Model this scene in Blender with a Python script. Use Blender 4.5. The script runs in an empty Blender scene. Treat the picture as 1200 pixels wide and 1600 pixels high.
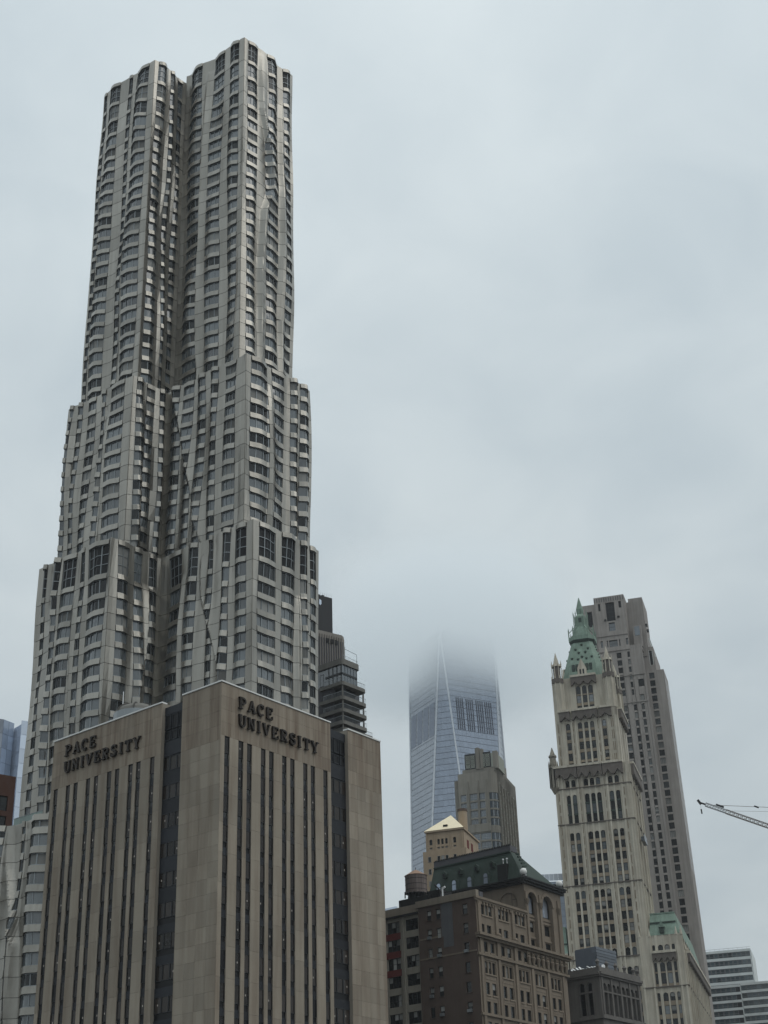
import bpy, math, random
from mathutils import Vector, Matrix, noise
R = math.radians
rnd = random.Random(7)
S = bpy.context.scene
COL = S.collection

# ------------------------------------------------------------------ camera
EYE = 20.0
cam_d = bpy.data.cameras.new("camera")
cam = bpy.data.objects.new("camera", cam_d); COL.objects.link(cam)
cam_d.sensor_fit = 'HORIZONTAL'; cam_d.sensor_width = 36; cam_d.lens = 36 * 2350 / 1200
cam_d.clip_start = 1; cam_d.clip_end = 20000
CM = Matrix(((0.99943002, 0.03375853, 0.0), (0.01561991, -0.46243149, -0.88651742), (-0.02992752, 0.88601212, -0.46269522)))
cam.matrix_world = Matrix.Translation((0, 0, EYE)) @ CM.to_4x4()
S.camera = cam

# ------------------------------------------------------------------ overcast sky
SUN_AZ, SUN_EL = 115, 64            # degrees; azimuth clockwise from +Y (straight ahead)
wd = bpy.data.worlds.new("World"); S.world = wd; wd.use_nodes = True
nt = wd.node_tree; N = nt.nodes; L = nt.links; N.clear()
out = N.new("ShaderNodeOutputWorld")
sky = N.new("ShaderNodeTexSky"); sky.sky_type = 'NISHITA'; sky.sun_disc = False
sky.sun_elevation = R(SUN_EL); sky.sun_rotation = R(SUN_AZ); sky.air_density = 1.5; sky.dust_density = 3
b1 = N.new("ShaderNodeBackground"); b1.inputs[1].default_value = 0.07
L.new(sky.outputs[0], b1.inputs[0])
tc = N.new("ShaderNodeTexCoord")
sep = N.new("ShaderNodeSeparateXYZ"); L.new(tc.outputs['Generated'], sep.inputs[0])
def mth(op, a, b=None, c=None, clamp=False, tree=None):
    n = (tree or nt).nodes.new("ShaderNodeMath"); n.operation = op; n.use_clamp = clamp
    for i, v in enumerate((a, b, c)):
        if v is None: continue
        if isinstance(v, (int, float)): n.inputs[i].default_value = v
        else: (tree or nt).links.new(v, n.inputs[i])
    return n.outputs[0]
zz = mth('ADD', mth('MAXIMUM', sep.outputs[2], 0.0), 0.35)
cx = mth('DIVIDE', sep.outputs[0], zz); cy = mth('DIVIDE', sep.outputs[1], zz)
cmb = N.new("ShaderNodeCombineXYZ"); L.new(cx, cmb.inputs[0]); L.new(cy, cmb.inputs[1])
n1 = N.new("ShaderNodeTexNoise"); n1.inputs['Scale'].default_value = 2.3; n1.inputs['Detail'].default_value = 5; n1.inputs['Roughness'].default_value = .42
L.new(cmb.outputs[0], n1.inputs['Vector'])
n2 = N.new("ShaderNodeTexNoise"); n2.inputs['Scale'].default_value = 7.5; n2.inputs['Detail'].default_value = 6; n2.inputs['Roughness'].default_value = .5
n2.inputs['Distortion'].default_value = .6
L.new(cmb.outputs[0], n2.inputs['Vector'])
mixn = mth('ADD', mth('MULTIPLY', n1.outputs[0], .66), mth('MULTIPLY', n2.outputs[0], .34))
rp = N.new("ShaderNodeValToRGB"); L.new(mixn, rp.inputs[0])
e = rp.color_ramp.elements
e[0].position = .36; e[0].color = (.68, .78, .835, 1)
e[1].position = .64; e[1].color = (.88, .97, 1.0, 1)
# overcast luminance: darkest at the horizon, brightest overhead
lum = mth('DIVIDE', mth('MULTIPLY_ADD', mth('MAXIMUM', sep.outputs[2], 0.0), 0.71, 1.0), 1.71)
b2 = N.new("ShaderNodeBackground"); L.new(lum, b2.inputs[1]); L.new(rp.outputs[0], b2.inputs[0])
ms = N.new("ShaderNodeMixShader"); ms.inputs[0].default_value = .93
L.new(b1.outputs[0], ms.inputs[1]); L.new(b2.outputs[0], ms.inputs[2]); L.new(ms.outputs[0], out.inputs[0])
sd = bpy.data.lights.new("sun", 'SUN'); sd.energy = 1.1; sd.angle = R(60); sd.color = (1, .97, .92)
sun = bpy.data.objects.new("sun", sd); COL.objects.link(sun)
sv = Vector((math.sin(R(SUN_AZ)) * math.cos(R(SUN_EL)), math.cos(R(SUN_AZ)) * math.cos(R(SUN_EL)), math.sin(R(SUN_EL))))
sun.rotation_euler = sv.to_track_quat('Z', 'Y').to_euler()
S.view_settings.view_transform = 'Standard'; S.view_settings.look = 'None'
S.view_settings.exposure = 0; S.view_settings.gamma = 1; S.view_settings.use_curve_mapping = False
try:
    S.cycles.use_denoising = True; S.cycles.volume_bounces = 3; S.cycles.max_bounces = 10
    S.cycles.volume_step_rate = 2.0; S.cycles.volume_max_steps = 96
except Exception: pass

# ------------------------------------------------------------------ materials
MATS = {}
def mat(name, col, rough=.85, metal=0., var=.12, ns=.35, na=.18, streak=0., scol=None, ior=1.45, bump=0., fine=0., sx=1.2):
    m = bpy.data.materials.new(name); m.use_nodes = True
    t = m.node_tree; n = t.nodes; l = t.links
    p = n['Principled BSDF']
    p.inputs['Roughness'].default_value = rough; p.inputs['Metallic'].default_value = metal
    p.inputs['IOR'].default_value = ior
    at = n.new("ShaderNodeAttribute"); at.attribute_name = 'tone'
    wn = n.new("ShaderNodeTexWhiteNoise"); wn.noise_dimensions = '1D'; l.new(mth('MULTIPLY', at.outputs['Fac'], 977.0, tree=t), wn.inputs['W'])
    geo = n.new("ShaderNodeNewGeometry")
    nz = n.new("ShaderNodeTexNoise"); nz.inputs['Scale'].default_value = ns; nz.inputs['Detail'].default_value = 5
    l.new(geo.outputs['Position'], nz.inputs['Vector'])
    f = mth('ADD', mth('MULTIPLY_ADD', wn.outputs[0], 2 * var, 1 - var, tree=t), mth('MULTIPLY_ADD', nz.outputs[0], 2 * na, -na, tree=t), tree=t)
    if fine:
        n3 = n.new("ShaderNodeTexNoise"); n3.inputs['Scale'].default_value = 3.1; n3.inputs['Detail'].default_value = 4; n3.inputs['Roughness'].default_value = .7
        l.new(geo.outputs['Position'], n3.inputs['Vector'])
        f = mth('ADD', f, mth('MULTIPLY_ADD', n3.outputs[0], 2 * fine, -fine, tree=t), tree=t)
    mx = n.new("ShaderNodeVectorMath"); mx.operation = 'SCALE'; mx.inputs[0].default_value = col[:3]; l.new(f, mx.inputs['Scale'])
    c = mx.outputs[0]
    if streak:
        mp = n.new("ShaderNodeMapping"); mp.inputs['Scale'].default_value = (sx, sx, .07)
        l.new(geo.outputs['Position'], mp.inputs[0])
        n4 = n.new("ShaderNodeTexNoise"); n4.inputs['Scale'].default_value = 1.0; n4.inputs['Detail'].default_value = 4; n4.inputs['Roughness'].default_value = .6
        l.new(mp.outputs[0], n4.inputs['Vector'])
        mr = n.new("ShaderNodeMapRange"); mr.inputs[1].default_value = .42; mr.inputs[2].default_value = .72; mr.inputs[4].default_value = streak
        l.new(n4.outputs[0], mr.inputs[0])
        mc = n.new("ShaderNodeMixRGB"); l.new(mr.outputs[0], mc.inputs[0]); l.new(c, mc.inputs[1])
        mc.inputs[2].default_value = (*(scol or tuple(v * .4 for v in col[:3])), 1)
        c = mc.outputs[0]
    l.new(c, p.inputs['Base Color'])
    if bump:
        n5 = n.new("ShaderNodeTexNoise"); n5.inputs['Scale'].default_value = 1.6; n5.inputs['Detail'].default_value = 5
        l.new(geo.outputs['Position'], n5.inputs['Vector'])
        bp = n.new("ShaderNodeBump"); bp.inputs['Strength'].default_value = bump; bp.inputs['Distance'].default_value = .3
        l.new(n5.outputs[0], bp.inputs['Height']); l.new(bp.outputs[0], p.inputs['Normal'])
    MATS[name] = m
    return m
def emis(name, col, s):
    m = bpy.data.materials.new(name); m.use_nodes = True
    p = m.node_tree.nodes['Principled BSDF']; p.inputs['Base Color'].default_value = (.04, .04, .04, 1)
    p.inputs['Emission Color'].default_value = (*col, 1); p.inputs['Emission Strength'].default_value = s
    MATS[name] = m; return m
mat('steel', (.325, .308, .275), .36, .85, .18, .12, .18, .38, (.19, .175, .15), bump=.08)
mat('steel_dark', (.06, .057, .052), .6, .3, .1)
mat('limestone', (.285, .248, .198), .9, 0, .12, .12, .30, .6, (.15, .108, .075), fine=.06, sx=.8)
mat('limestone_top', (.27, .228, .178), .9, 0, .10, .12, .25, .8, (.13, .088, .06), fine=.06, sx=1.4)
mat('limestone_low', (.255, .225, .185), .9, 0, .06, .15, .1)
mat('coping', (.72, .72, .70), .5, 0, .05)
mat('win_brown', (.026, .021, .018), .15, 0, .6, .3, .2, ior=1.33)
mat('win', (.085, .098, .105), .06, 0, .55, .3, .3, ior=1.9)
mat('win_dark', (.015, .017, .018), .1, 0, .5, ior=1.42)
mat('win_black', (.006, .006, .007), .4, 0, .3, ior=1.3)
mat('win_blue', (.07, .09, .11), .07, 0, .4, .3, .2, ior=2.0)
mat('shade', (.42, .42, .40), .8, 0, .35)
mat('curtain', (.20, .20, .19), .7, 0, .5)
mat('spandrel_slate', (.014, .016, .021), .6, 0, .3, .4, .2, ior=1.4)
mat('frame_dark', (.025, .027, .03), .5, .3, .1)
mat('frame_grey', (.25, .27, .28), .4, .5, .1)
mat('bronze', (.022, .015, .011), .5, .4, .2)
mat('brick', (.098, .070, .056), .95, 0, .22, .4, .28, .2, fine=.12)
mat('brick_grey', (.115, .118, .125), .95, 0, .1, .4, .2, .3)
mat('brick_red', (.12, .018, .014), .9, 0, .1)
mat('rust_brick', (.11, .052, .036), .9, 0, .15, .4, .2)
mat('tan_stone', (.205, .165, .125), .9, 0, .10, .5, .18, .25, fine=.06)
mat('buff', (.25, .215, .17), .9, 0, .10, .4, .15, .3, fine=.06)
mat('beige', (.26, .24, .20), .9, 0, .08, .4, .15, .3, fine=.05)
mat('terra', (.485, .45, .372), .75, 0, .10, .3, .26, .55, (.24, .19, .135), fine=.16, sx=.9)
mat('terra_brown', (.13, .112, .098), .9, 0, .12, .6, .25, .2)
mat('terra_spandrel', (.25, .205, .15), .9, 0, .2, .6, .25)
mat('copper', (.19, .265, .215), .8, 0, .12, .6, .42, .5, (.09, .13, .10), fine=.1)
mat('copper_dark', (.035, .055, .045), .8, 0, .12, .5, .3, .3)
mat('taupe', (.285, .26, .24), .85, 0, .10, .25, .22, .4, fine=.09)
mat('deco', (.235, .22, .19), .85, 0, .10, .35, .18, .35)
mat('deco_screen', (.34, .36, .31), .7, 0, .1)
mat('cream', (.78, .68, .48), .6, 0, .06, .6, .1)
mat('pyr_stone', (.35, .27, .19), .9, 0, .1, .5, .2, .25)
mat('black_clad', (.014, .015, .018), .6, 0, .2)
mat('grey_stone', (.27, .25, .225), .9, 0, .1, .4, .15, .35)
mat('slab', (.17, .165, .15), .9, 0, .08, .5, .2, .3)
mat('roof_grey', (.10, .10, .11), .9, 0, .1)
mat('dark_stone', (.135, .125, .115), .9, 0, .12, .5, .25, .35, fine=.08)
mat('white_metal', (.75, .76, .76), .4, 0, .05)
mat('white_band', (.62, .65, .64), .6, 0, .08)
mat('tank', (.16, .13, .12), .9, 0, .3, .5, .2, .3)
mat('tank_roof', (.26, .17, .12), .9, 0, .15)
mat('iron', (.015, .015, .016), .6, .2, .1)
mat('crane_steel', (.20, .17, .15), .6, .3, .2)
mat('tower_glass', (.27, .315, .395), .16, .45, .08, .03, .10, ior=1.9)
mat('tower_glass_l', (.28, .315, .37), .2, .45, .08, .03, .10, ior=1.9)
mat('tower_edge', (.66, .69, .73), .35, .2, .05)
mat('tower_slot', (.03, .04, .07), .4, 0, .2)
mat('tower_slot_pale', (.20, .235, .31), .4, 0, .2)
mat('office_glass', (.045, .062, .07), .08, 0, .5, .3, .2, ior=1.7)
mat('blue_box', (.075, .088, .108), .3, .2, .3, .5, .2, ior=1.6)
mat('pale_glass', (.62, .68, .78), .2, .7, .15, .1, .15, ior=1.7)
mat('pale_glass_d', (.36, .42, .52), .2, .6, .2, .1, .15, ior=1.7)
mat('green_glass', (.16, .22, .20), .15, 0, .2, ior=1.6)
mat('asphalt', (.05, .05, .052), .95, 0, .1)
emis('lamp', (1, .95, .85), .13)
mat('globe', (.75, .75, .72), .35, 0, .03)

# ------------------------------------------------------------------ mesh helpers
class Wall:
    """A vertical wall: u runs along compass bearing az from (ox, oy); d is outward. m = length unit in metres above the 20 m street datum."""
    def __init__(s, ox, oy, az, side=1, m=1.0, lean=0.0, zl=0.0):
        s.o = (ox * m, oy * m); s.t = (math.sin(R(az)), math.cos(R(az))); s.side = side; s.m = m
        s.n = (s.t[1] * side, -s.t[0] * side); s.az = az; s.lean = lean; s.zl = zl
    def p(s, u, z, d=0.0):
        u = u + s.lean * max(0.0, s.zl - z)
        return (s.o[0] + (s.t[0] * u) * s.m + s.n[0] * d, s.o[1] + (s.t[1] * u) * s.m + s.n[1] * d, EYE + (z - EYE) * s.m)
    def shifted(s, d):
        w = Wall(0, 0, s.az, s.side, s.m, s.lean, s.zl); w.o = (s.o[0] + s.n[0] * d, s.o[1] + s.n[1] * d); return w
class M:
    def __init__(s): s.v = []; s.f = []; s.mi = []; s.tn = []; s.mats = []
    def mid(s, m):
        if m not in s.mats: s.mats.append(m)
        return s.mats.index(m)
    def face(s, pts, m, tone=0.0, flip=False):
        i = len(s.v); s.v += pts; k = list(range(i, i + len(pts)))
        if flip: k.reverse()
        s.f.append(k); s.mi.append(s.mid(m)); s.tn.append(tone)
    def box(s, W, u0, u1, z0, z1, d0, d1, m, tone=None, back=False):
        if tone is None: tone = rnd.random()
        i = len(s.v); q = s.mid(m)
        s.v += [W.p(u, z, d) for d in (d0, d1) for z in (z0, z1) for u in (u0, u1)]
        fs = [(4, 5, 7, 6), (0, 2, 3, 1) if back else None, (0, 1, 5, 4), (2, 6, 7, 3), (0, 4, 6, 2), (1, 3, 7, 5)]
        for f in fs:
            if f is None: continue
            f = [i + k for k in f]
            if W.side < 0: f.reverse()
            s.f.append(f); s.mi.append(q); s.tn.append(tone)
    def quad(s, W, u0, u1, z0, z1, d, m, tone=None):
        if tone is None: tone = rnd.random()
        s.face([W.p(u0, z0, d), W.p(u1, z0, d), W.p(u1, z1, d), W.p(u0, z1, d)], m, tone, W.side < 0)
    def ext(s, W, pts, d0, d1, m, tone=None):
        if tone is None: tone = rnd.random()
        fl = W.side < 0; n = len(pts)
        s.face([W.p(u, z, d1) for u, z in pts], m, tone, fl)
        for k in range(n):
            a, b = pts[k], pts[(k + 1) % n]
            s.face([W.p(a[0], a[1], d0), W.p(b[0], b[1], d0), W.p(b[0], b[1], d1), W.p(a[0], a[1], d1)], m, tone, fl)
    def prism(s, poly, z0, z1, m, tone=None, top=None, mtop=None):
        """poly counter-clockwise list of (x, y); top: optional poly at z1"""
        if tone is None: tone = rnd.random()
        top = top or poly; n = len(poly)
        for k in range(n):
            j = (k + 1) % n
            s.face([(*poly[k], z0), (*poly[j], z0), (*top[j], z1), (*top[k], z1)], m, tone)
        s.face([(*p, z1) for p in top], mtop or m, tone)
        s.face([(*p, z0) for p in reversed(poly)], m, tone)
    def cone(s, cx, cy, z0, z1, r0, r1, n, m, tone=None, rot=0.0, mtop=None):
        f = lambda r: [(cx + r * math.cos(rot + 2 * math.pi * k / n), cy + r * math.sin(rot + 2 * math.pi * k / n)) for k in range(n)]
        s.prism(f(r0), z0, z1, m, tone, f(max(r1, .01)), mtop)
    def bar(s, a, b, w, m, tone=None, h=None):
        if tone is None: tone = rnd.random()
        a = Vector(a); b = Vector(b); d = (b - a)
        if d.length < 1e-6: return
        d.normalize(); up = Vector((0, 0, 1)) if abs(d.z) < .95 else Vector((1, 0, 0))
        x = d.cross(up).normalized() * w / 2; y = x.cross(d).normalized() * (h or w) / 2
        c = [(-1, -1), (1, -1), (1, 1), (-1, 1)]
        A = [tuple(a + x * i + y * j) for i, j in c]; B = [tuple(b + x * i + y * j) for i, j in c]
        for k in range(4):
            j = (k + 1) % 4; s.face([A[k], A[j], B[j], B[k]], m, tone)
        s.face(A[::-1], m, tone); s.face(B, m, tone)
    def sphere(s, c, r, m, nu=14, nv=8):
        for i in range(nu):
            for j in range(nv):
                q = []
                for a, b in ((i, j), (i + 1, j), (i + 1, j + 1), (i, j + 1)):
                    th = 2 * math.pi * a / nu; ph = math.pi * b / nv
                    q.append((c[0] + r * math.cos(th) * math.sin(ph), c[1] + r * math.sin(th) * math.sin(ph), c[2] - r * math.cos(ph)))
                s.face(q, m)
    def build(s, name, parent=None, smooth=False):
        if not s.f: return None
        px, py, pz = parent.matrix_world.translation if parent else (0, 0, 0)
        if parent:
            q = parent; px = py = pz = 0
            while q: px += q.location.x; py += q.location.y; pz += q.location.z; q = q.parent
        me = bpy.data.meshes.new(name)
        me.from_pydata([(x - px, y - py, z - pz) for x, y, z in s.v], [], s.f)
        for mm in s.mats: me.materials.append(MATS[mm])
        me.polygons.foreach_set('material_index', s.mi)
        at = me.attributes.new('tone', 'FLOAT', 'FACE'); at.data.foreach_set('value', s.tn)
        if smooth: me.polygons.foreach_set('use_smooth', [True] * len(s.f))
        me.update()
        o = bpy.data.objects.new(name, me); COL.objects.link(o)
        if parent: o.parent = parent
        return o
    def join(s, o):
        i = len(s.v); s.v += o.v
        mp = [s.mid(m) for m in o.mats]
        s.f += [[i + k for k in f] for f in o.f]; s.mi += [mp[k] for k in o.mi]; s.tn += o.tn
CMI = CM.transposed()
def proj(x, y, z):
    c = CMI @ Vector((x, y, z - EYE))
    if c.z >= -1: return (-999, -999, 1)
    return (600 + 2350 * c.x / -c.z, 800 - 2350 * c.y / -c.z, -c.z)
def apparent(m):
    xs = [proj(*v) for v in m.v]
    a = [p[0] for p in xs]; b = [p[1] for p in xs]
    x0, x1, y0, y1 = max(min(a), 0), min(max(a), 1200), max(min(b), 0), min(max(b), 1600)
    return max(x1 - x0, 0) * max(y1 - y0, 0)
def thing(name, label, cat, loc, group=None):
    o = bpy.data.objects.new(name, None); COL.objects.link(o); o.location = loc
    o.empty_display_size = 2
    o['label'] = label; o['category'] = cat
    if group: o['group'] = group
    return o
class Bag:
    """Collects the pieces of one thing; the largest in view become parts of their own, the rest one part of kind stuff."""
    def __init__(s, root, limit=290): s.root = root; s.k = {}; s.limit = limit
    def add(s, name, m, sub=None, subname='pane'):
        if m.f: s.k.setdefault(name, []).append((m, sub, subname))
    def flush(s):
        for name, lst in s.k.items():
            rest = []
            if len(lst) > s.limit:
                lst = sorted(lst, key=lambda t: -apparent(t[0])); rest = lst[s.limit:]; lst = lst[:s.limit]
            for m, sub, sn in lst:
                o = m.build(name, s.root)
                if sub is not None and sub.f: sub.build(sn, o)
            if rest:
                j = M()
                for m, sub, sn in rest:
                    j.join(m)
                    if sub is not None: j.join(sub)
                o = j.build(name, s.root); o['kind'] = 'stuff'
        s.k = {}
def window(bag, W, u0, u1, z0, z1, d=-.3, glass='win', frame='frame_dark', fw=.1, mu=0, mz=0, shade=0.0, lamp=False, arch=False, name='window', shm='shade', sub=True, split=.5):
    f = M(); k = 1 / W.m
    fw = fw * k
    t = rnd.random()
    for a, b, c, e_ in ((u0, u0 + fw, z0, z1), (u1 - fw, u1, z0, z1), (u0 + fw, u1 - fw, z0, z0 + fw), (u0 + fw, u1 - fw, z1 - fw, z1)):
        f.box(W, a, b, c, e_, d, d + .08, frame, t)
    for i in range(mu):
        x = u0 + (u1 - u0) * (i + 1) / (mu + 1); f.box(W, x - fw * .35, x + fw * .35, z0 + fw, z1 - fw, d, d + .06, frame, t)
    for i in range(mz):
        y = z0 + (z1 - z0) * (i + 1) / (mz + 1) if mz > 1 else z0 + (z1 - z0) * split
        f.box(W, u0 + fw, u1 - fw, y - fw * .4, y + fw * .4, d, d + .055, frame, t)
    g = M()
    def pane(a, b, c, e_):
        zs = e_ - (e_ - c) * shade
        if shade < .98: g.quad(W, a, b, c, zs, d + .02, glass)
        if shade > .02: g.quad(W, a, b, zs, e_, d + .02, shm)
    if arch:
        n = 7; r = (u1 - u0) / 2; zc = z1 - r
        pts = [(u0, z0), (u1, z0)] + [((u0 + u1) / 2 + r * math.cos(math.pi * i / n), zc + r * math.sin(math.pi * i / n)) for i in range(n + 1)]
        g.face([W.p(a, b, d + .02) for a, b in pts], glass, rnd.random(), W.side < 0)
    else: pane(u0, u1, z0, z1)
    if lamp:
        x = u0 + (u1 - u0) * rnd.uniform(.35, .65); y = z0 + (z1 - z0) * rnd.uniform(.42, .55)
        g.face([W.p(x + .09 * math.cos(a) * k, y + .13 * math.sin(a) * k, d + .03) for a in [i * math.pi / 3 for i in range(6)]], 'lamp', 0, W.side < 0)
    if sub: bag.add(name, f, g)
    else:
        f.join(g); bag.add(name, f)
def arch_fill(m, W, u0, u1, z1, d0, d1, mt, rise=None):
    """the two corner pieces that turn a square-headed opening into a round-headed one"""
    r = (u1 - u0) / 2; rise = rise or r; zc = z1 - rise; n = 5; t = rnd.random()
    L_ = [((u0 + u1) / 2 - r * math.cos(math.pi / 2 * i / n), zc + rise * math.sin(math.pi / 2 * i / n)) for i in range(n + 1)]
    m.ext(W, [(u0, z1 + .002)] + [(a, b) for a, b in L_], d0, d1, mt, t)
    R_ = [(u0 + u1 - a, b) for a, b in reversed(L_)]
    m.ext(W, R_ + [(u1, z1 + .002)], d0, d1, mt, t)
def holed(m, W, u0, u1, z0, z1, holes, depth, mt, d=0.0, reveal=None):
    us = sorted({u0, u1} | {h[i] for h in holes for i in (0, 1) if u0 < h[i] < u1})
    t = rnd.random()
    for a, b in zip(us, us[1:]):
        if b - a < 1e-5: continue
        c = (a + b) / 2
        hs = sorted([(h[2], h[3]) for h in holes if h[0] < c < h[1]])
        z = z0
        for q0, q1 in hs:
            if q0 > z + 1e-4: m.quad(W, a, b, z, min(q0, z1), d, mt, t)
            z = max(z, q1)
        if z < z1 - 1e-4: m.quad(W, a, b, z, z1, d, mt, t)
    rm = reveal or mt
    for h in holes:
        a, b, c, e_ = h[:4]; fl = W.side < 0
        P = lambda u, z, dd: W.p(u, z, dd)
        m.face([P(a, c, d), P(a, c, d - depth), P(a, e_, d - depth), P(a, e_, d)][::-1], rm, t, fl)
        m.face([P(b, c, d), P(b, c, d - depth), P(b, e_, d - depth), P(b, e_, d)], rm, t, fl)
        m.face([P(a, c, d), P(b, c, d), P(b, c, d - depth), P(a, c, d - depth)][::-1], rm, t, fl)
        m.face([P(a, e_, d), P(b, e_, d), P(b, e_, d - depth), P(a, e_, d - depth)], rm, t, fl)
def ccw(poly):
    a = sum(poly[i][0] * poly[(i + 1) % len(poly)][1] - poly[(i + 1) % len(poly)][0] * poly[i][1] for i in range(len(poly)))
    return poly if a > 0 else poly[::-1]
def block(m, W, u0, u1, d0, d1, z0, z1, mt, mtop=None, tone=None):
    """solid box standing behind a wall line: u0..u1 along, d0..d1 outward (metres)"""
    q = lambda z: ccw([W.p(u0, z, d0)[:2], W.p(u1, z, d0)[:2], W.p(u1, z, d1)[:2], W.p(u0, z, d1)[:2]])
    m.prism(q(z0), EYE + (z0 - EYE) * W.m, EYE + (z1 - EYE) * W.m, mt, tone, q(z1), mtop)

# ------------------------------------------------------------------ ground
g = M(); g.face([(-4000, -2000, 0), (4000, -2000, 0), (4000, 6000, 0), (-4000, 6000, 0)], 'asphalt')
o = g.build('ground'); o['kind'] = 'structure'

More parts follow.
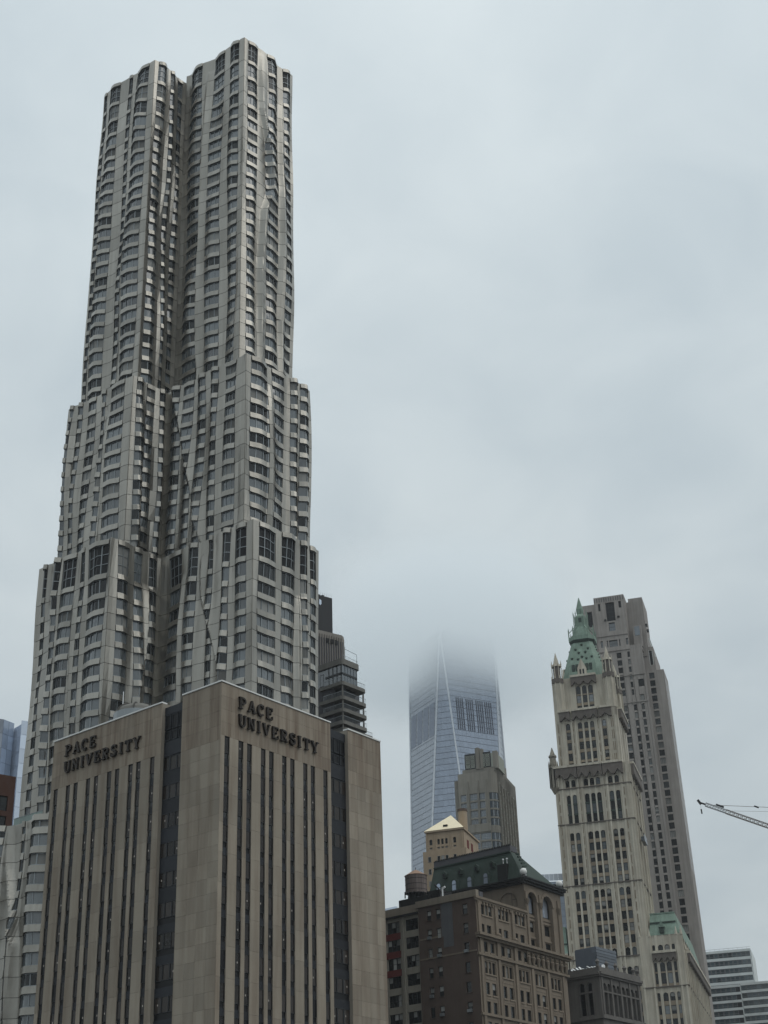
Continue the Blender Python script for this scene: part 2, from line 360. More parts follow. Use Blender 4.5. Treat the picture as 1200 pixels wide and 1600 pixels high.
# ------------------------------------------------------------------ rippled steel skyscraper
def rippled(root):
    wins = Bag(root, 290)
    def cbox(W, disp, ub0, ub1, ut0, ut1, zb, zt, db, dt, back, nu, mt, tone, m, skirt=True, nv=1):
        i = len(m.v); q = m.mid(mt); n = nu + 1; fl = W.side < 0
        for j in range(nv + 1):
            g = j / nv; z = zb + (zt - zb) * g; a = ub0 + (ut0 - ub0) * g; b = ub1 + (ut1 - ub1) * g; d = db + (dt - db) * g
            for k in range(n):
                u = a + (b - a) * k / nu; m.v.append(W.p(u, z, disp(u, z) + d))
        F = [(i + j * n + k, i + j * n + k + 1, i + (j + 1) * n + k + 1, i + (j + 1) * n + k) for j in range(nv) for k in range(nu)]
        if skirt:
            ring = [k for k in range(n)] + [j * n + nu for j in range(1, nv + 1)] + [nv * n + k for k in range(nu - 1, -1, -1)] + [j * n for j in range(nv - 1, 0, -1)]
            B = len(m.v)
            for r_ in ring:
                j, k = divmod(r_, n); g = j / nv; z = zb + (zt - zb) * g; a = ub0 + (ut0 - ub0) * g; b = ub1 + (ut1 - ub1) * g
                u = a + (b - a) * k / nu; m.v.append(W.p(u, z, disp(u, z) + back))
            for x in range(len(ring)):
                y = (x + 1) % len(ring); F.append((B + x, B + y, i + ring[y], i + ring[x]))
        for f in F:
            m.f.append(list(reversed(f)) if fl else list(f)); m.mi.append(q); m.tn.append(tone)
    def face(W, Lf, z1, rows, cols, folds, seed, backm, amp=.42, endfree=False, split=None):
        sd = seed * 13.7
        def disp(u, z):
            w = .8 * noise.noise(Vector((u / 4.6 + sd, z / 26, 1.3)))
            for k, (a, b) in enumerate(cols):
                c = (a + b) / 2; h = (b - a) / 2 + .35
                s = abs(u - c) / h
                if s < 1: w += amp * (.35 + 1.1 * ((k * 7 + seed * 3) % 5) / 4 + 1.2 * noise.noise(Vector((k * 5.1 + sd, z / 16, 7)))) * math.cos(s * math.pi / 2) ** 2
            for pts, sgn, A, wd_ in folds:
                if z > pts[0][0] or z < pts[-1][0]: continue
                for (za, ua), (zb, ub) in zip(pts, pts[1:]):
                    if za >= z >= zb:
                        uf = ua + (ub - ua) * (za - z) / (za - zb); break
                s = (u - uf) * sgn
                e_ = math.sin(math.pi * min(1, max(0, (pts[0][0] - z) / (pts[0][0] - pts[-1][0])))) ** .5
                if s > 0: w += A * e_ * math.exp(-s / wd_)
                elif s > -.9: w += A * e_ * (1 + s / .9) ** 1.2
            t = min(1, max(0, u / 1.3))
            if not endfree: t = min(t, max(0, (Lf - u) / 1.3))
            return w * t
        def near(a, b, z):
            for pts, sgn, A, wd_ in folds:
                if z > pts[0][0] + 1 or z < pts[-1][0] - 4: continue
                if any(a - 2 < u_ < b + 2 for z_, u_ in pts if abs(z_ - z) < 14): return True
            return False
        def crossed(a, b, z0, z2):
            for pts, sgn, A, wd_ in folds:
                if A < 1.2: continue
                for (za, ua), (zc, uc) in zip(pts, pts[1:]):
                    for z in (z0, z2):
                        if za >= z >= zc and a + .5 < ua + (uc - ua) * (za - z) / (za - zc) - .45 * sgn < b - .5: return True
            return False
        drift = lambda k, z: .32 * noise.noise(Vector((k * 3.3 + sd, z / 13, 4.4)))
        z = z1
        for ri, h in enumerate(rows):
            zt, zb = z, z - h; z = zb
            hs = 1.12 if h < 4 else 1.05
            lip = .95 if ri == 0 else 0
            edges = [(0, 0)]
            for k, (a, b) in enumerate(cols):
                if crossed(a, b, zb, zt): continue
                da, db = drift(2 * k, zb), drift(2 * k, zt)
                ea, eb = drift(2 * k + 1, zb), drift(2 * k + 1, zt)
                ab0, at0, bb0, bt0 = a + da, a + db, b + ea, b + eb
                edges += [(ab0, at0), (bb0, bt0)]
                f = lambda y: (y - zb) / (zt - zb)
                U = lambda s_, y: (ab0 + (at0 - ab0) * f(y), bb0 + (bt0 - bb0) * f(y))[s_]
                nf = near(a - .3, b + .3, zb)
                nu = (4 if b - a > 1.6 else 2) if not nf else max(3, round((b - a) / .25)); nv = 4 if nf else 1
                m = M(); tn = rnd.random(); e0 = .04
                cbox(W, disp, ab0 + e0, bb0 - e0, U(0, zb + hs) + e0, U(1, zb + hs) - e0, zb + .03, zb + hs - .04, .17, .08, -.3, nu, 'steel', tn, m, True, nv)
                if lip:
                    m2 = M()
                    cbox(W, disp, U(0, zt - lip) + e0, U(1, zt - lip) - e0, at0 + e0, bt0 - e0, zt - lip, zt, .22, .15, -.3, nu, 'steel', tn, m2); wins.add('parapet_panel', m2)
                wins.add('spandrel_panel', m)
                y0, y1 = zb + hs, zt - lip
                fm = M(); t2 = rnd.random()
                for s0, s1 in ((0, .035), (.965, 1)) + (((.48, .515),) if b - a < 2.6 else ((.30, .33), (.67, .70))):
                    ua = lambda s_, y: U(0, y) + (U(1, y) - U(0, y)) * s_
                    cbox(W, disp, ua(s0, y0), ua(s1, y0), ua(s0, y1), ua(s1, y1), y0, y1, -.13, -.13, -.3, 1, 'frame_grey', t2, fm)
                for yy in (y0, y1 - .1): cbox(W, disp, U(0, yy), U(1, yy), U(0, yy), U(1, yy), yy, yy + .1, -.14, -.14, -.3, nu, 'frame_grey', t2, fm)
                if h > 4:
                    for q in range(1, int(h / 2)):
                        yy = y0 + (y1 - y0) * q / int(h / 2)
                        cbox(W, disp, U(0, yy), U(1, yy), U(0, yy), U(1, yy), yy - .06, yy + .06, -.15, -.15, -.3, nu, 'frame_grey', t2, fm)
                gm = M(); r_ = rnd.random()
                gl = 'win' if r_ < .68 else ('win_dark' if r_ < .86 else 'curtain')
                if ri == 0 and h > 4 and Lf > 15: gl = 'win_black' if rnd.random() < .6 else 'win_dark'
                cbox(W, disp, U(0, y0), U(1, y0), U(0, y1), U(1, y1), y0, y1, -.26, -.26, 0, nu, gl, rnd.random(), gm, False, nv)
                wins.add('window', fm, gm)
            edges.append((Lf, Lf))
            for q in range(0, len(edges), 2):
                (a0, a1), (b0, b1) = edges[q], edges[q + 1]
                if min(b0 - a0, b1 - a1) < .12: continue
                n_ = max(1, round((b0 - a0) / 2.7))
                for j in range(n_):
                    m = M(); s0, s1 = j / n_, (j + 1) / n_
                    cbox(W, disp, a0 + (b0 - a0) * s0 + .035, a0 + (b0 - a0) * s1 - .035, a1 + (b1 - a1) * s0 + .035, a1 + (b1 - a1) * s1 - .035,
                         zb + .035, zt - .035, .06, .04, -.35, max(1, round((b0 - a0) / n_ / (.22 if near(a0, b0, zb) else .8))), 'steel', rnd.random(), m, True, 6 if near(a0, b0, zb) else 1)
                    wins.add('steel_panel', m)
            nu = int(Lf * 1.6)
            cbox(W, disp, 0, Lf, 0, Lf, zb, zt, -.42, -.42, 0, nu, 'steel_dark', 0, backm, False, 2)
    bm = M()
    T1 = [6.6, 4.6, 4.2, 3.7] + [3.12] * 24
    T2 = [3.9] + [3.1] * 12
    T3 = [7.6, 3.7] + [3.05] * 22
    ZA, ZB = -51.5, 38.3
    R1 = (-27.0, 243.3); L1 = (-47.1, 247.1)
    face(Wall(*R1, ZA, -1), 18.1, 265.3, T1, [(1.5, 3.9), (5.9, 9.3), (12.3, 16.4)], [([(262, 10.6), (240, 10.9), (215, 11.2), (190, 11.4), (172, 11)], -1, 1.5, 2.4)], 1, bm)
    face(Wall(*R1, ZB, 1), 15.6, 265.3, T1, [(1.3, 4.1), (6.9, 10.6), (12.5, 14.7)], [([(264, 4.8), (248, 5.3), (240, 7.6), (229, 8.7), (221, 6.3), (205, 5.6), (185, 5.9), (174, 5.6)], 1, 1.18, 2.2), ([(255, 12), (225, 11.7), (180, 11.9)], 1, .9, 1.6)], 2, bm, .6, True)
    face(Wall(*L1, ZA, -1), 17.0, 263.3, T1, [(1.5, 5.5), (6.7, 8.2), (10.9, 14.2), (15.4, 16.6)], [([(262, 6.1), (235, 6.4), (215, 5.6), (180, 5.9)], -1, .9, 2), ([(250, 15), (220, 13.8), (175, 14.6)], -1, 1.3, 1.8)], 3, bm, .5, True)
    face(Wall(*L1, ZB, 1), 9.7, 263.3, T1, [(.9, 3.2), (4.6, 6.0), (7.2, 8.6)], [], 4, bm, .45)
    R2 = (-24.6, 233.7); L2 = (-46.6, 240.0)
    face(Wall(*R2, ZA, -1), 21.1, 176.3, T2, [(2.6, 5.2), (7.0, 8.8), (10.4, 12.5), (13.9, 16.1), (17.2, 19.6)], [([(177, 19), (160, 15.3), (150, 12.6), (143, 10.9), (137, 9)], -1, 1.18, 2.6)], 5, bm, .45)
    face(Wall(*R2, ZB, 1), 17.8, 176.3, T2, [(1.3, 5.6), (7.0, 10.1), (11.7, 13.8), (14.5, 17.0)], [([(172, 6.4), (160, 6.0), (145, 6.3), (138, 6.6)], 1, .8, 1.5)], 6, bm, .6, True)
    face(Wall(*L2, ZA, -1), 18.6, 176.3, T2, [(2.0, 5.9), (7.5, 9.0), (10.9, 13.0), (14.4, 15.6), (16.5, 17.7)], [([(170, 6.6), (155, 6.2), (140, 6.8)], -1, .8, 2)], 7, bm, .65, True)
    face(Wall(*L2, ZB, 1), 8.95, 176.3, T2, [(.9, 2.7), (3.6, 5.6), (6.6, 8.2)], [([(172, 3.0), (160, 2.8), (150, 2.4), (140, 2.7)], -1, 1.0, 2)], 8, bm, .5)
    R3 = (-22.5, 228.9); L3 = (-47.6, 233.9)
    face(Wall(*R3, ZA, -1), 22.8, 139.0, T3, [(1.6, 4.1), (5.2, 6.7), (9.2, 10.6), (13.2, 15.4), (17.3, 20.6)], [([(136, 12.6), (128, 11.6), (118, 8.2), (108, 5.2), (100, 4.6)], -1, 1.18, 2.6), ([(134, 16.6), (118, 16.4), (90, 16.2)], -1, 1.3, 2)], 9, bm, .5)
    face(Wall(*R3, ZB, 1), 17.0, 139.0, T3, [(1.2, 5.4), (7.0, 10.3), (11.7, 13.4), (14.3, 16.1)], [([(128, 11.2), (115, 10.9), (98, 11.3)], 1, .8, 1.6)], 10, bm, .6, True)
    face(Wall(*L3, ZA, -1), 19.4, 139.0, T3, [(.9, 5.3), (6.5, 7.4), (9.2, 12.3), (12.8, 14.4), (16.6, 17.8)], [([(130, 8.6), (110, 8.0), (85, 8.3)], -1, .9, 2)], 11, bm, .6, True)
    face(Wall(*L3, ZB, 1), 11.9, 139.0, T3, [(1.6, 4.0), (5.3, 7.3), (8.8, 10.9)], [([(132, 8.6), (120, 7.8), (110, 6.4), (104, 6.8)], -1, 1.7, 2.4)], 12, bm, .55)
    # low tier at the foot of the left wing
    face(Wall(-52.0, 223.3, ZA, -1), 22.0, 86.9, [3.1] + [2.93] * 14, [(.6, 4.6), (6.4, 7.1), (10.6, 11.8), (13.2, 14.6), (16.8, 18.4)],
         [([(88, 10.4), (80, 9.3), (74, 7.7), (68, 6.2), (55, 6)], 1, 1.15, 3.2)], 13, bm, .75, True)
    bm.build('backing_wall', root)
    wins.flush()
    core = M()
    def hull(Lp, Rp, LL, RL, z0, z1, s):
        t = (math.sin(R(ZA)), math.cos(R(ZA))); q = (math.sin(R(ZB)), math.cos(R(ZB)))
        ln = lambda p, a, b: (p[0] + t[0] * a + q[0] * b, p[1] + t[1] * a + q[1] * b)
        for P, a in ((Lp, LL), (Rp, LL)):
            core.prism(ccw([ln(P, s, s), ln(P, a - s, s), ln(P, a - s, RL), ln(P, s, RL)]), z0, z1, 'steel_dark', 0, None, 'roof_grey')
    hull(L1, R1, 17.0, 15.6, 170, 258.5, .8); hull(L2, R2, 18.6, 17.6, 135, 172.4, .8); hull(L3, R3, 19.4, 16.8, 0, 131.5, .8)
    W = Wall(-52.0, 223.3, ZA, -1)
    block(core, W, .3, 21.6, -9, -.8, 0, 84, 'steel_dark', 'roof_grey')
    core.build('core', root)
    r_ = M()
    for u in (3.0, 4.4, 5.8, 7.2, 8.6): r_.quad(W, u, u + 1.35, 86.95, 88.0, -.5, 'green_glass')
    r_.box(W, 3.0, 10, 88.0, 88.06, -.54, -.46, 'frame_grey')
    r_.build('terrace_railing', root)
sk = thing('skyscraper', 'tallest skyscraper clad in rippled folded steel panels, standing behind the stone university building', 'skyscraper', (-40, 246, 0))
rippled(sk)
# ------------------------------------------------------------------ stone university building
def stroke_letter(m, W, ch, u, z, w, h, sgn, th):
    k = [0]
    P = lambda x, y: (u + sgn * x * w, z + y * h)
    def st(pts, t=1.0):
        for a, b in zip(pts, pts[1:]):
            (x0, y0), (x1, y1) = P(*a), P(*b); dx, dy = x1 - x0, y1 - y0; l = math.hypot(dx, dy) or 1
            nx, ny = -dy / l * th * t / 2, dx / l * th * t / 2; ex, ey = dx / l * .02, dy / l * .02
            k[0] += 1
            m.ext(W, [(x0 + nx - ex, y0 + ny - ey), (x0 - nx - ex, y0 - ny - ey), (x1 - nx + ex, y1 - ny + ey), (x1 + nx + ex, y1 + ny + ey)], .06, .30 + .004 * k[0], 'bronze', .5)
    arc = lambda cx_, cy_, rx, ry, a0, a1, n=8: [(cx_ + rx * math.cos(R(a0 + (a1 - a0) * i / n)), cy_ + ry * math.sin(R(a0 + (a1 - a0) * i / n))) for i in range(n + 1)]
    sf = lambda x, y, q=.24: st([(x - q, y), (x + q, y)], .55)
    if ch == 'P': st([(.22, 0), (.22, 1)], 1.3); st([(.22, .96)] + arc(.5, .72, .36, .24, 90, -90) + [(.22, .48)]); sf(.22, .04); sf(.16, .96, .16)
    elif ch == 'R': st([(.22, 0), (.22, 1)], 1.3); st([(.22, .96)] + arc(.5, .74, .34, .22, 90, -90) + [(.22, .52)]); st([(.45, .5), (.88, .03)], 1.2); sf(.22, .04); sf(.16, .96, .16); sf(.9, .04, .12)
    elif ch == 'A': st([(.1, .02), (.5, 1)], .7); st([(.5, 1), (.9, .02)], 1.35); st([(.25, .35), (.75, .35)], .6); sf(.1, .04, .16); sf(.9, .04, .18)
    elif ch == 'C': st(arc(.52, .5, .42, .46, 48, 312, 14), 1.1); st([(.84, .66), (.84, .96)], .5)
    elif ch == 'E': st([(.2, 0), (.2, 1)], 1.3); st([(.08, .96), (.88, .96)], .7); st([(.2, .5), (.66, .5)], .6); st([(.08, .04), (.9, .04)], .7); st([(.88, .96), (.88, .74)], .5); st([(.9, .04), (.9, .28)], .5); st([(.66, .4), (.66, .62)], .45)
    elif ch == 'U': st([(.18, .96)] + arc(.5, .32, .32, .3, 180, 360, 8) + [(.82, .96)], 1.0); st([(.18, .96), (.18, .4)], 1.3); sf(.18, .96, .18); sf(.82, .96, .16)
    elif ch == 'N': st([(.16, 0), (.16, 1)], .7); st([(.16, .98), (.84, .02)], 1.3); st([(.84, 0), (.84, 1)], .7); sf(.14, .04, .15); sf(.1, .96, .12); sf(.84, .96, .16)
    elif ch == 'I': st([(.5, 0), (.5, 1)], 1.35); sf(.5, .04, .34); sf(.5, .96, .34)
    elif ch == 'V': st([(.1, .98), (.5, .02)], 1.35); st([(.5, .02), (.9, .98)], .7); sf(.12, .96, .18); sf(.88, .96, .16)
    elif ch == 'S': st(arc(.5, .74, .32, .22, 30, 270, 9)[:-1] + [(.5, .5)] + arc(.5, .27, .34, .23, 90, -150, 9), 1.1); st([(.82, .7), (.82, .96)], .5); st([(.14, .04), (.14, .32)], .5)
    elif ch == 'T': st([(.5, 0), (.5, 1)], 1.35); st([(.06, .96), (.94, .96)], .7); st([(.06, .96), (.06, .72)], .5); st([(.94, .96), (.94, .72)], .5); sf(.5, .04, .24)
    elif ch == 'Y': st([(.08, .98), (.5, .45)], 1.3); st([(.5, .45), (.92, .98)], .7); st([(.5, .5), (.5, 0)], 1.3); sf(.1, .96, .17); sf(.9, .96, .15); sf(.5, .04, .22)
def university(root):
    bag = Bag(root, 295); back = M()
    WR = Wall(-19.5, 163.8, 37.5, 1); WL = Wall(-19.5, 163.8, -50.7, -1)
    ZT = 84.0; ZV = 44.0; FH = 3.42; ZW = 77.6
    lay = {  # strips of windows, spans of plain wall, recess
        'R': (WR, [(.65, 1.5), (2.95, 3.8), (4.42, 5.25), (6.78, 7.6), (8.2, 9.02), (10.5, 11.3), (11.95, 12.75), (14.3, 15.1), (15.7, 16.5), (18.05, 18.87)], (0, 19.5), (19.5, 22.9), (22.9, 29.55)),
        'L': (WL, [(11.15, 11.95), (13.6, 14.42), (15.0, 15.82), (17.42, 18.24), (18.87, 19.7), (21.3, 22.1), (22.8, 23.6), (25.15, 25.97), (26.62, 27.43), (29.0, 29.8)], (10.1, 30.4), (6.6, 10.1), (0, 6.6))}
    for key, (W, strips, ws, rec, blank) in lay.items():
        # masonry behind the facing slabs
        ed = [ws[0]] + [x for s_ in strips for x in s_] + [ws[1]]
        for a, b in zip(ed[::2], ed[1::2]): back.box(W, max(a, .1), b, 0, ZW, -1.3, -.05, 'limestone_low', .5, True)
        back.box(W, max(ws[0], .1), ws[1], ZW + .001, ZT, -1.3, -.05, 'limestone_low', .5, True)
        back.box(W, max(blank[0], .32), blank[1], 0, ZT, -1.3, -.05, 'limestone_low', .5, True)
        def slab(a, b, c, e_):
            m = M(); m.box(W, a + .008, b - .008, c + .008, e_ - .008, -.05, rnd.uniform(-.003, .005), 'limestone_top' if c >= ZW - 2 else 'limestone'); bag.add('stone_slab', m)
        def fill(a, b, c, e_, wn, hn):
            nx = max(1, round((b - a) / wn)); nz_ = max(1, round((e_ - c) / hn))
            for i in range(nx):
                for j in range(nz_): slab(a + (b - a) * i / nx, a + (b - a) * (i + 1) / nx, c + (e_ - c) * j / nz_, c + (e_ - c) * (j + 1) / nz_)
        fill(blank[0], blank[1], ZV, ZT - .05, 1.65, 1.71)
        fill(ws[0], ws[1], ZW, ZT - .05, 1.6, 1.6)
        for a, b in zip(ed[::2], ed[1::2]): fill(a, b, ZV, ZW, 9, 3.42)
        # slits
        for a, b in strips:
            for k in range(11):
                zt = ZW - FH * k
                if zt < ZV + 1: break
                blk = rnd.random()
                gl = 'win_brown' if k < 5 or rnd.random() < .6 else 'win_black'
                window(bag, W, a, b, zt - 2.0, zt, -.17, gl, 'frame_dark', .05, lamp=rnd.random() < .3, shade=0.0)
                m = M(); m.box(W, a, b, zt - 2.6, zt - 2.0, -.25, -.19, 'win_black' if k > 2 else 'win_dark')
                m.box(W, a, b, zt - FH, zt - 2.6, -.25, -.14, 'spandrel_slate'); bag.add('spandrel_panel', m)
            back.box(W, a, b, 0, ZV, -.6, -.25, 'win_black', .3)
            back.box(W, a, b, ZV, ZW, -1.25, -.26, 'win_black', .3)
        # recessed glass bay
        a, b = rec; n_ = 3; D = -.55
        back.box(W, a, b, 0, ZT - .9, -1.25, D - .1, 'win_black', .2)
        m = M(); m.box(W, a, b, ZT - 1.55, ZT - .55, -1.2, D + .1, 'spandrel_slate'); bag.add('head_panel', m)
        for j in range(n_):
            x0, x1 = a + (b - a) * j / n_, a + (b - a) * (j + 1) / n_
            window(bag, W, x0 + .08, x1 - .08, 80.6, ZT - 1.6, D, 'win_black', 'spandrel_slate', .12, name='louvre_opening')
            window(bag, W, x0 + .08, x1 - .08, 79.2, 80.4, D, 'win_black', 'spandrel_slate', .12, name='louvre_opening')
        m = M(); m.box(W, a, b, 77.3, 79.15, -1.2, D + .05, 'spandrel_slate'); bag.add('bay_spandrel', m)
        for k in range(11):
            zt = 77.2 - FH * k
            if zt < ZV + 1: break
            for j in range(n_):
                x0, x1 = a + (b - a) * j / n_, a + (b - a) * (j + 1) / n_
                window(bag, W, x0 + .02, x1 - .02, zt - 1.75, zt, D, 'win_brown', 'frame_dark', .07, lamp=(j != 1 and rnd.random() < .65), name='bay_window')
            m = M()
            if k > 4:
                m.box(W, a, b, zt - 2.45, zt - 1.75, -1.2, D + .0, 'win_black')
                m.box(W, a, b, zt - FH, zt - 2.45, -1.2, D + .07, 'spandrel_slate')
            else: m.box(W, a, b, zt - FH, zt - 1.75, -1.2, D + .05, 'spandrel_slate')
            bag.add('bay_spandrel', m)
        # coping
        for s_ in (ws, blank):
            m = M(); m.box(W, s_[0] - .08 if s_[0] == 0 else s_[0], s_[1] + .04, ZT, ZT + .17, -.75, .10, 'coping', .4); bag.add('coping', m)
        # signs
        sgn = 1 if key == 'R' else -1; u0 = 2.75 if key == 'R' else 27.75
        for txt, zb, span in (('PACE', 81.42, 5.85), ('UNIVERSITY', 79.28, 14.1)):
            wd_ = {'I': .62}; gap = .30
            tot = sum(wd_.get(c, 1) for c in txt) + gap * (len(txt) - 1); q = span / tot; x = u0
            for c in txt:
                m = M(); w = q * wd_.get(c, 1)
                stroke_letter(m, W, c, x, zb, w, 1.42, sgn, .215)
                bag.add('letter', m); x += sgn * (w + q * gap)
    t, n = WR.t, WL.t
    P = lambda a, b: (-19.5 + t[0] * a + n[0] * b, 163.8 + t[1] * a + n[1] * b)
    back.prism(ccw([P(1.5, 1.5), P(29.55, 1.5), P(29.55, 30.4), P(1.5, 30.4)]), 0, 83.3, 'limestone_low', .5, None, 'roof_grey')
    back.build('masonry', root)
    bag.flush()
ub = thing('university_building', 'brown limestone block with tall window slits and PACE UNIVERSITY in dark letters on both faces', 'university building', (-19.5, 163.8, 0))
university(ub)
dm = thing('roof_dome', 'low pale ribbed dome with thin mast on the left roof of the university building', 'dome', (-34.5, 194.0, 83.3))
m = M(); c = (-34.5, 194.0)
for k in range(5):
    a0, a1 = R(90 * k / 5), R(90 * (k + 1) / 5)
    m.cone(c[0], c[1], 91.2 + 1.5 * math.sin(a0), 91.2 + 1.5 * math.sin(a1), 3.2 * math.cos(a0), 3.2 * math.cos(a1), 16, 'slab')
m.cone(c[0], c[1], 83.3, 91.2, 3.3, 3.3, 16, 'frame_grey'); m.build('shell', dm)
for k in range(8):
    m = M(); a = 2 * math.pi * k / 8; p = None
    for q in range(6):
        b = R(90 * q / 5); w = (c[0] + 3.28 * math.cos(b) * math.cos(a), c[1] + 3.28 * math.cos(b) * math.sin(a), 91.25 + 1.55 * math.sin(b))
        if p: m.bar(p, w, .14, 'steel_dark')
        p = w
    m.build('rib', dm)
m = M(); m.bar((-36.3, 192.5, 83.3), (-36.3, 192.5, 94.2), .12, 'white_metal'); m.build('mast', dm)
# ------------------------------------------------------------------ slab tower and balcony block behind the skyscraper
gt = thing('grey_tower', 'grey ribbed tower top with plain black penthouse box above, just right of the rippled skyscraper', 'tower', (-14, 300, 0))
W = Wall(-10.9, 299.3, 53, 1); m = M()
block(m, W, -16, 1.7, -9, -.3, 0, 146.6, 'grey_stone', 'roof_grey')
m.ext(W, [(-16, 0), (1.75, 0), (1.75, 145.9), (1.55, 146.6), (1.1, 146.9), (-16, 146.7)], -.3, 0, 'grey_stone', .4); m.build('wall', gt)
for k in range(14):
    m = M(); m.box(W, -7.2 + k * .62, -7.2 + k * .62 + .16, 100, 146.1, 0, .22, 'grey_stone', .9); m.build('pilaster', gt)
    m = M(); m.box(W, -7.2 + k * .62 + .16, -7.2 + (k + 1) * .62, 100, 145.3, 0, .04, 'roof_grey', .2 + .1 * (k % 3)); m.build('recessed_strip', gt)
for k in range(3):
    m = M(); u = -3.0 + k * 1.06; m.box(W, u, u + .7, 144.2, 145.3, .0, .26, 'win_black'); m.build('vent', gt)
m = M(); block(m, W, -7.5, -.85, -7, -.6, 146.7, 155.4, 'black_clad', None, .3)
for x, z in ((-5.5, 155.6), (-4.2, 155.5), (-3.2, 155.6)): m.box(W, x, x + .5, 155.4, z + .25, -2, -1, 'black_clad')
for k in range(9): m.bar(W.p(-5.6 + k * .58, 155.4, -.8), W.p(-5.6 + k * .58, 156.3, -.8), .05, 'frame_grey')
m.build('penthouse', gt)
m = M(); m.ext(W, [(-4.35, 153.2), (-4.0, 153.0), (-3.75, 153.4), (-3.75, 154.2), (-4.3, 154.4)], -.6, -.5, 'pale_glass'); m.build('opening', gt)

bb = thing('balcony_building', 'dark apartment block with stacked round-cornered concrete balconies and a glass-walled top room', 'apartment block', (-9, 286, 0))
C = (-9.6, 284.8); WL_ = Wall(*C, -51, -1); WR_ = Wall(*C, 39, 1)
t, n = WR_.t, WL_.t      # t to the right and away, n to the left and away
XY = lambda a, b: (C[0] + t[0] * a + n[0] * b, C[1] + t[1] * a + n[1] * b)
def slab_poly(a0, a1, b0, b1, r=.7):
    return ccw([XY(a0 + r, b0), XY(a0 + r * .3, b0 + r * .3), XY(a0, b0 + r), XY(a0, b1), XY(a1 - r, b1), XY(a1 - .2, b1 - r * .3), XY(a1, b1 - r), XY(a1, b0 + r), XY(a1 - .2, b0 + r * .3), XY(a1 - r, b0)])
m = M(); m.prism(ccw([XY(.6, .6), XY(4.6, .6), XY(4.6, 12), XY(.6, 12)]), 0, 130, 'black_clad', .1)
m.prism(ccw([XY(.9, 2.4), XY(4.6, 2.4), XY(4.6, 16), XY(.9, 16)]), 0, 129.8, 'black_clad', .1); m.build('core', bb)
m = M(); m.prism(ccw([XY(.25, .25), XY(4.9, .25), XY(4.9, 8), XY(.25, 8)]), 130.2, 134.3, 'win_blue', .4); m.build('top_room', bb)
for k in range(6):
    m = M(); u = .3 + k * .9; m.box(WR_, u, u + .09, 130.4, 134.3, -.25, -.15, 'frame_grey'); m.build('mullion', bb)
for k in range(4):
    m = M(); u = .4 + k * 1.1; m.box(WL_, u, u + .12, 130.4, 134.3, -.25, -.15, 'frame_dark'); m.build('mullion', bb)
m = M(); m.box(WR_, .3, 4.85, 132.15, 132.55, -.25, -.1, 'frame_dark'); m.box(WL_, .3, 4.6, 132.15, 132.55, -.25, -.1, 'frame_dark'); m.build('transom', bb)
m = M(); m.prism(slab_poly(-.1, 5.6, -.1, 7), 134.3, 135.5, 'slab'); m.build('roof_slab', bb)
def rail(W_, u0, u1, z, h, par, d=.75):
    q = M(); k = int(abs(u1 - u0) / .28)
    for i in range(k + 1):
        u = u0 + (u1 - u0) * i / k; q.bar(W_.p(u, z, d), W_.p(u, z + h, d), .035, 'frame_grey')
    q.bar(W_.p(u0, z + h, d), W_.p(u1, z + h, d), .07, 'frame_grey'); q.build('railing', par)
for i, (z, a1) in enumerate(((130.2, 6.6), (127.1, 6.75), (124.5, 6.85), (121.9, 6.85))):
    m = M(); m.prism(slab_poly(-.85, a1, -.85, 5.5), z - .75, z, 'slab'); o = m.build('balcony', bb)
    rail(WR_, -.5, a1 - .4, z, .95, o); rail(WL_, -.5, 4.6, z, .95, o)
m = M(); m.prism(slab_poly(-.3, 8.9, -.6, 6), 119.3, 120.7, 'slab'); o = m.build('balcony', bb); rail(WR_, 3.5, 8.6, 120.7, .8, o, .4)
for a, b in ((-.35, -.35), (6.1, -.3)):
    m = M(); m.cone(*XY(a, b), 110, 129.5, .17, .17, 10, 'slab'); m.build('column', bb)
m = M(); p = [XY(.2, .2), XY(4.6, .2)]
for q in ((1.0, 0), (4.7, 0)): m.bar((*XY(*q), 135.5), (*XY(*q), 137.6 + (.0 if q[0] > 2 else .6)), .09, 'frame_grey')
m.bar((*XY(1.0, 0), 137.75), (*XY(4.7, 0), 137.55), .07, 'frame_grey')
for k in range(12): m.bar((*XY(.4 + k * .42, 0), 135.5), (*XY(.4 + k * .42, 0), 136.3), .03, 'frame_grey')
m.bar((*XY(.4, 0), 136.3), (*XY(5.0, 0), 136.0), .05, 'frame_grey'); m.build('roof_frame', bb)
m = M(); block(m, WL_, 2.3, 12, -8, .2, 0, 130.4, 'roof_grey', None, .2)
block(m, WL_, 4.6, 12, -8, -.3, 130.4, 134.2, 'roof_grey', None, .2); m.build('side_wall', bb)
bg = Bag(bb)
for z in (127.9, 124.8, 121.9, 119): window(bg, WL_, 3.0, 5.2, z - 1.1, z + .9, .2, 'win_dark', 'frame_dark', .08, mu=2)
window(bg, WL_, 5.2, 6.2, 130.8, 133.4, -.3, 'win_dark', 'frame_dark', .08)
bg.flush()

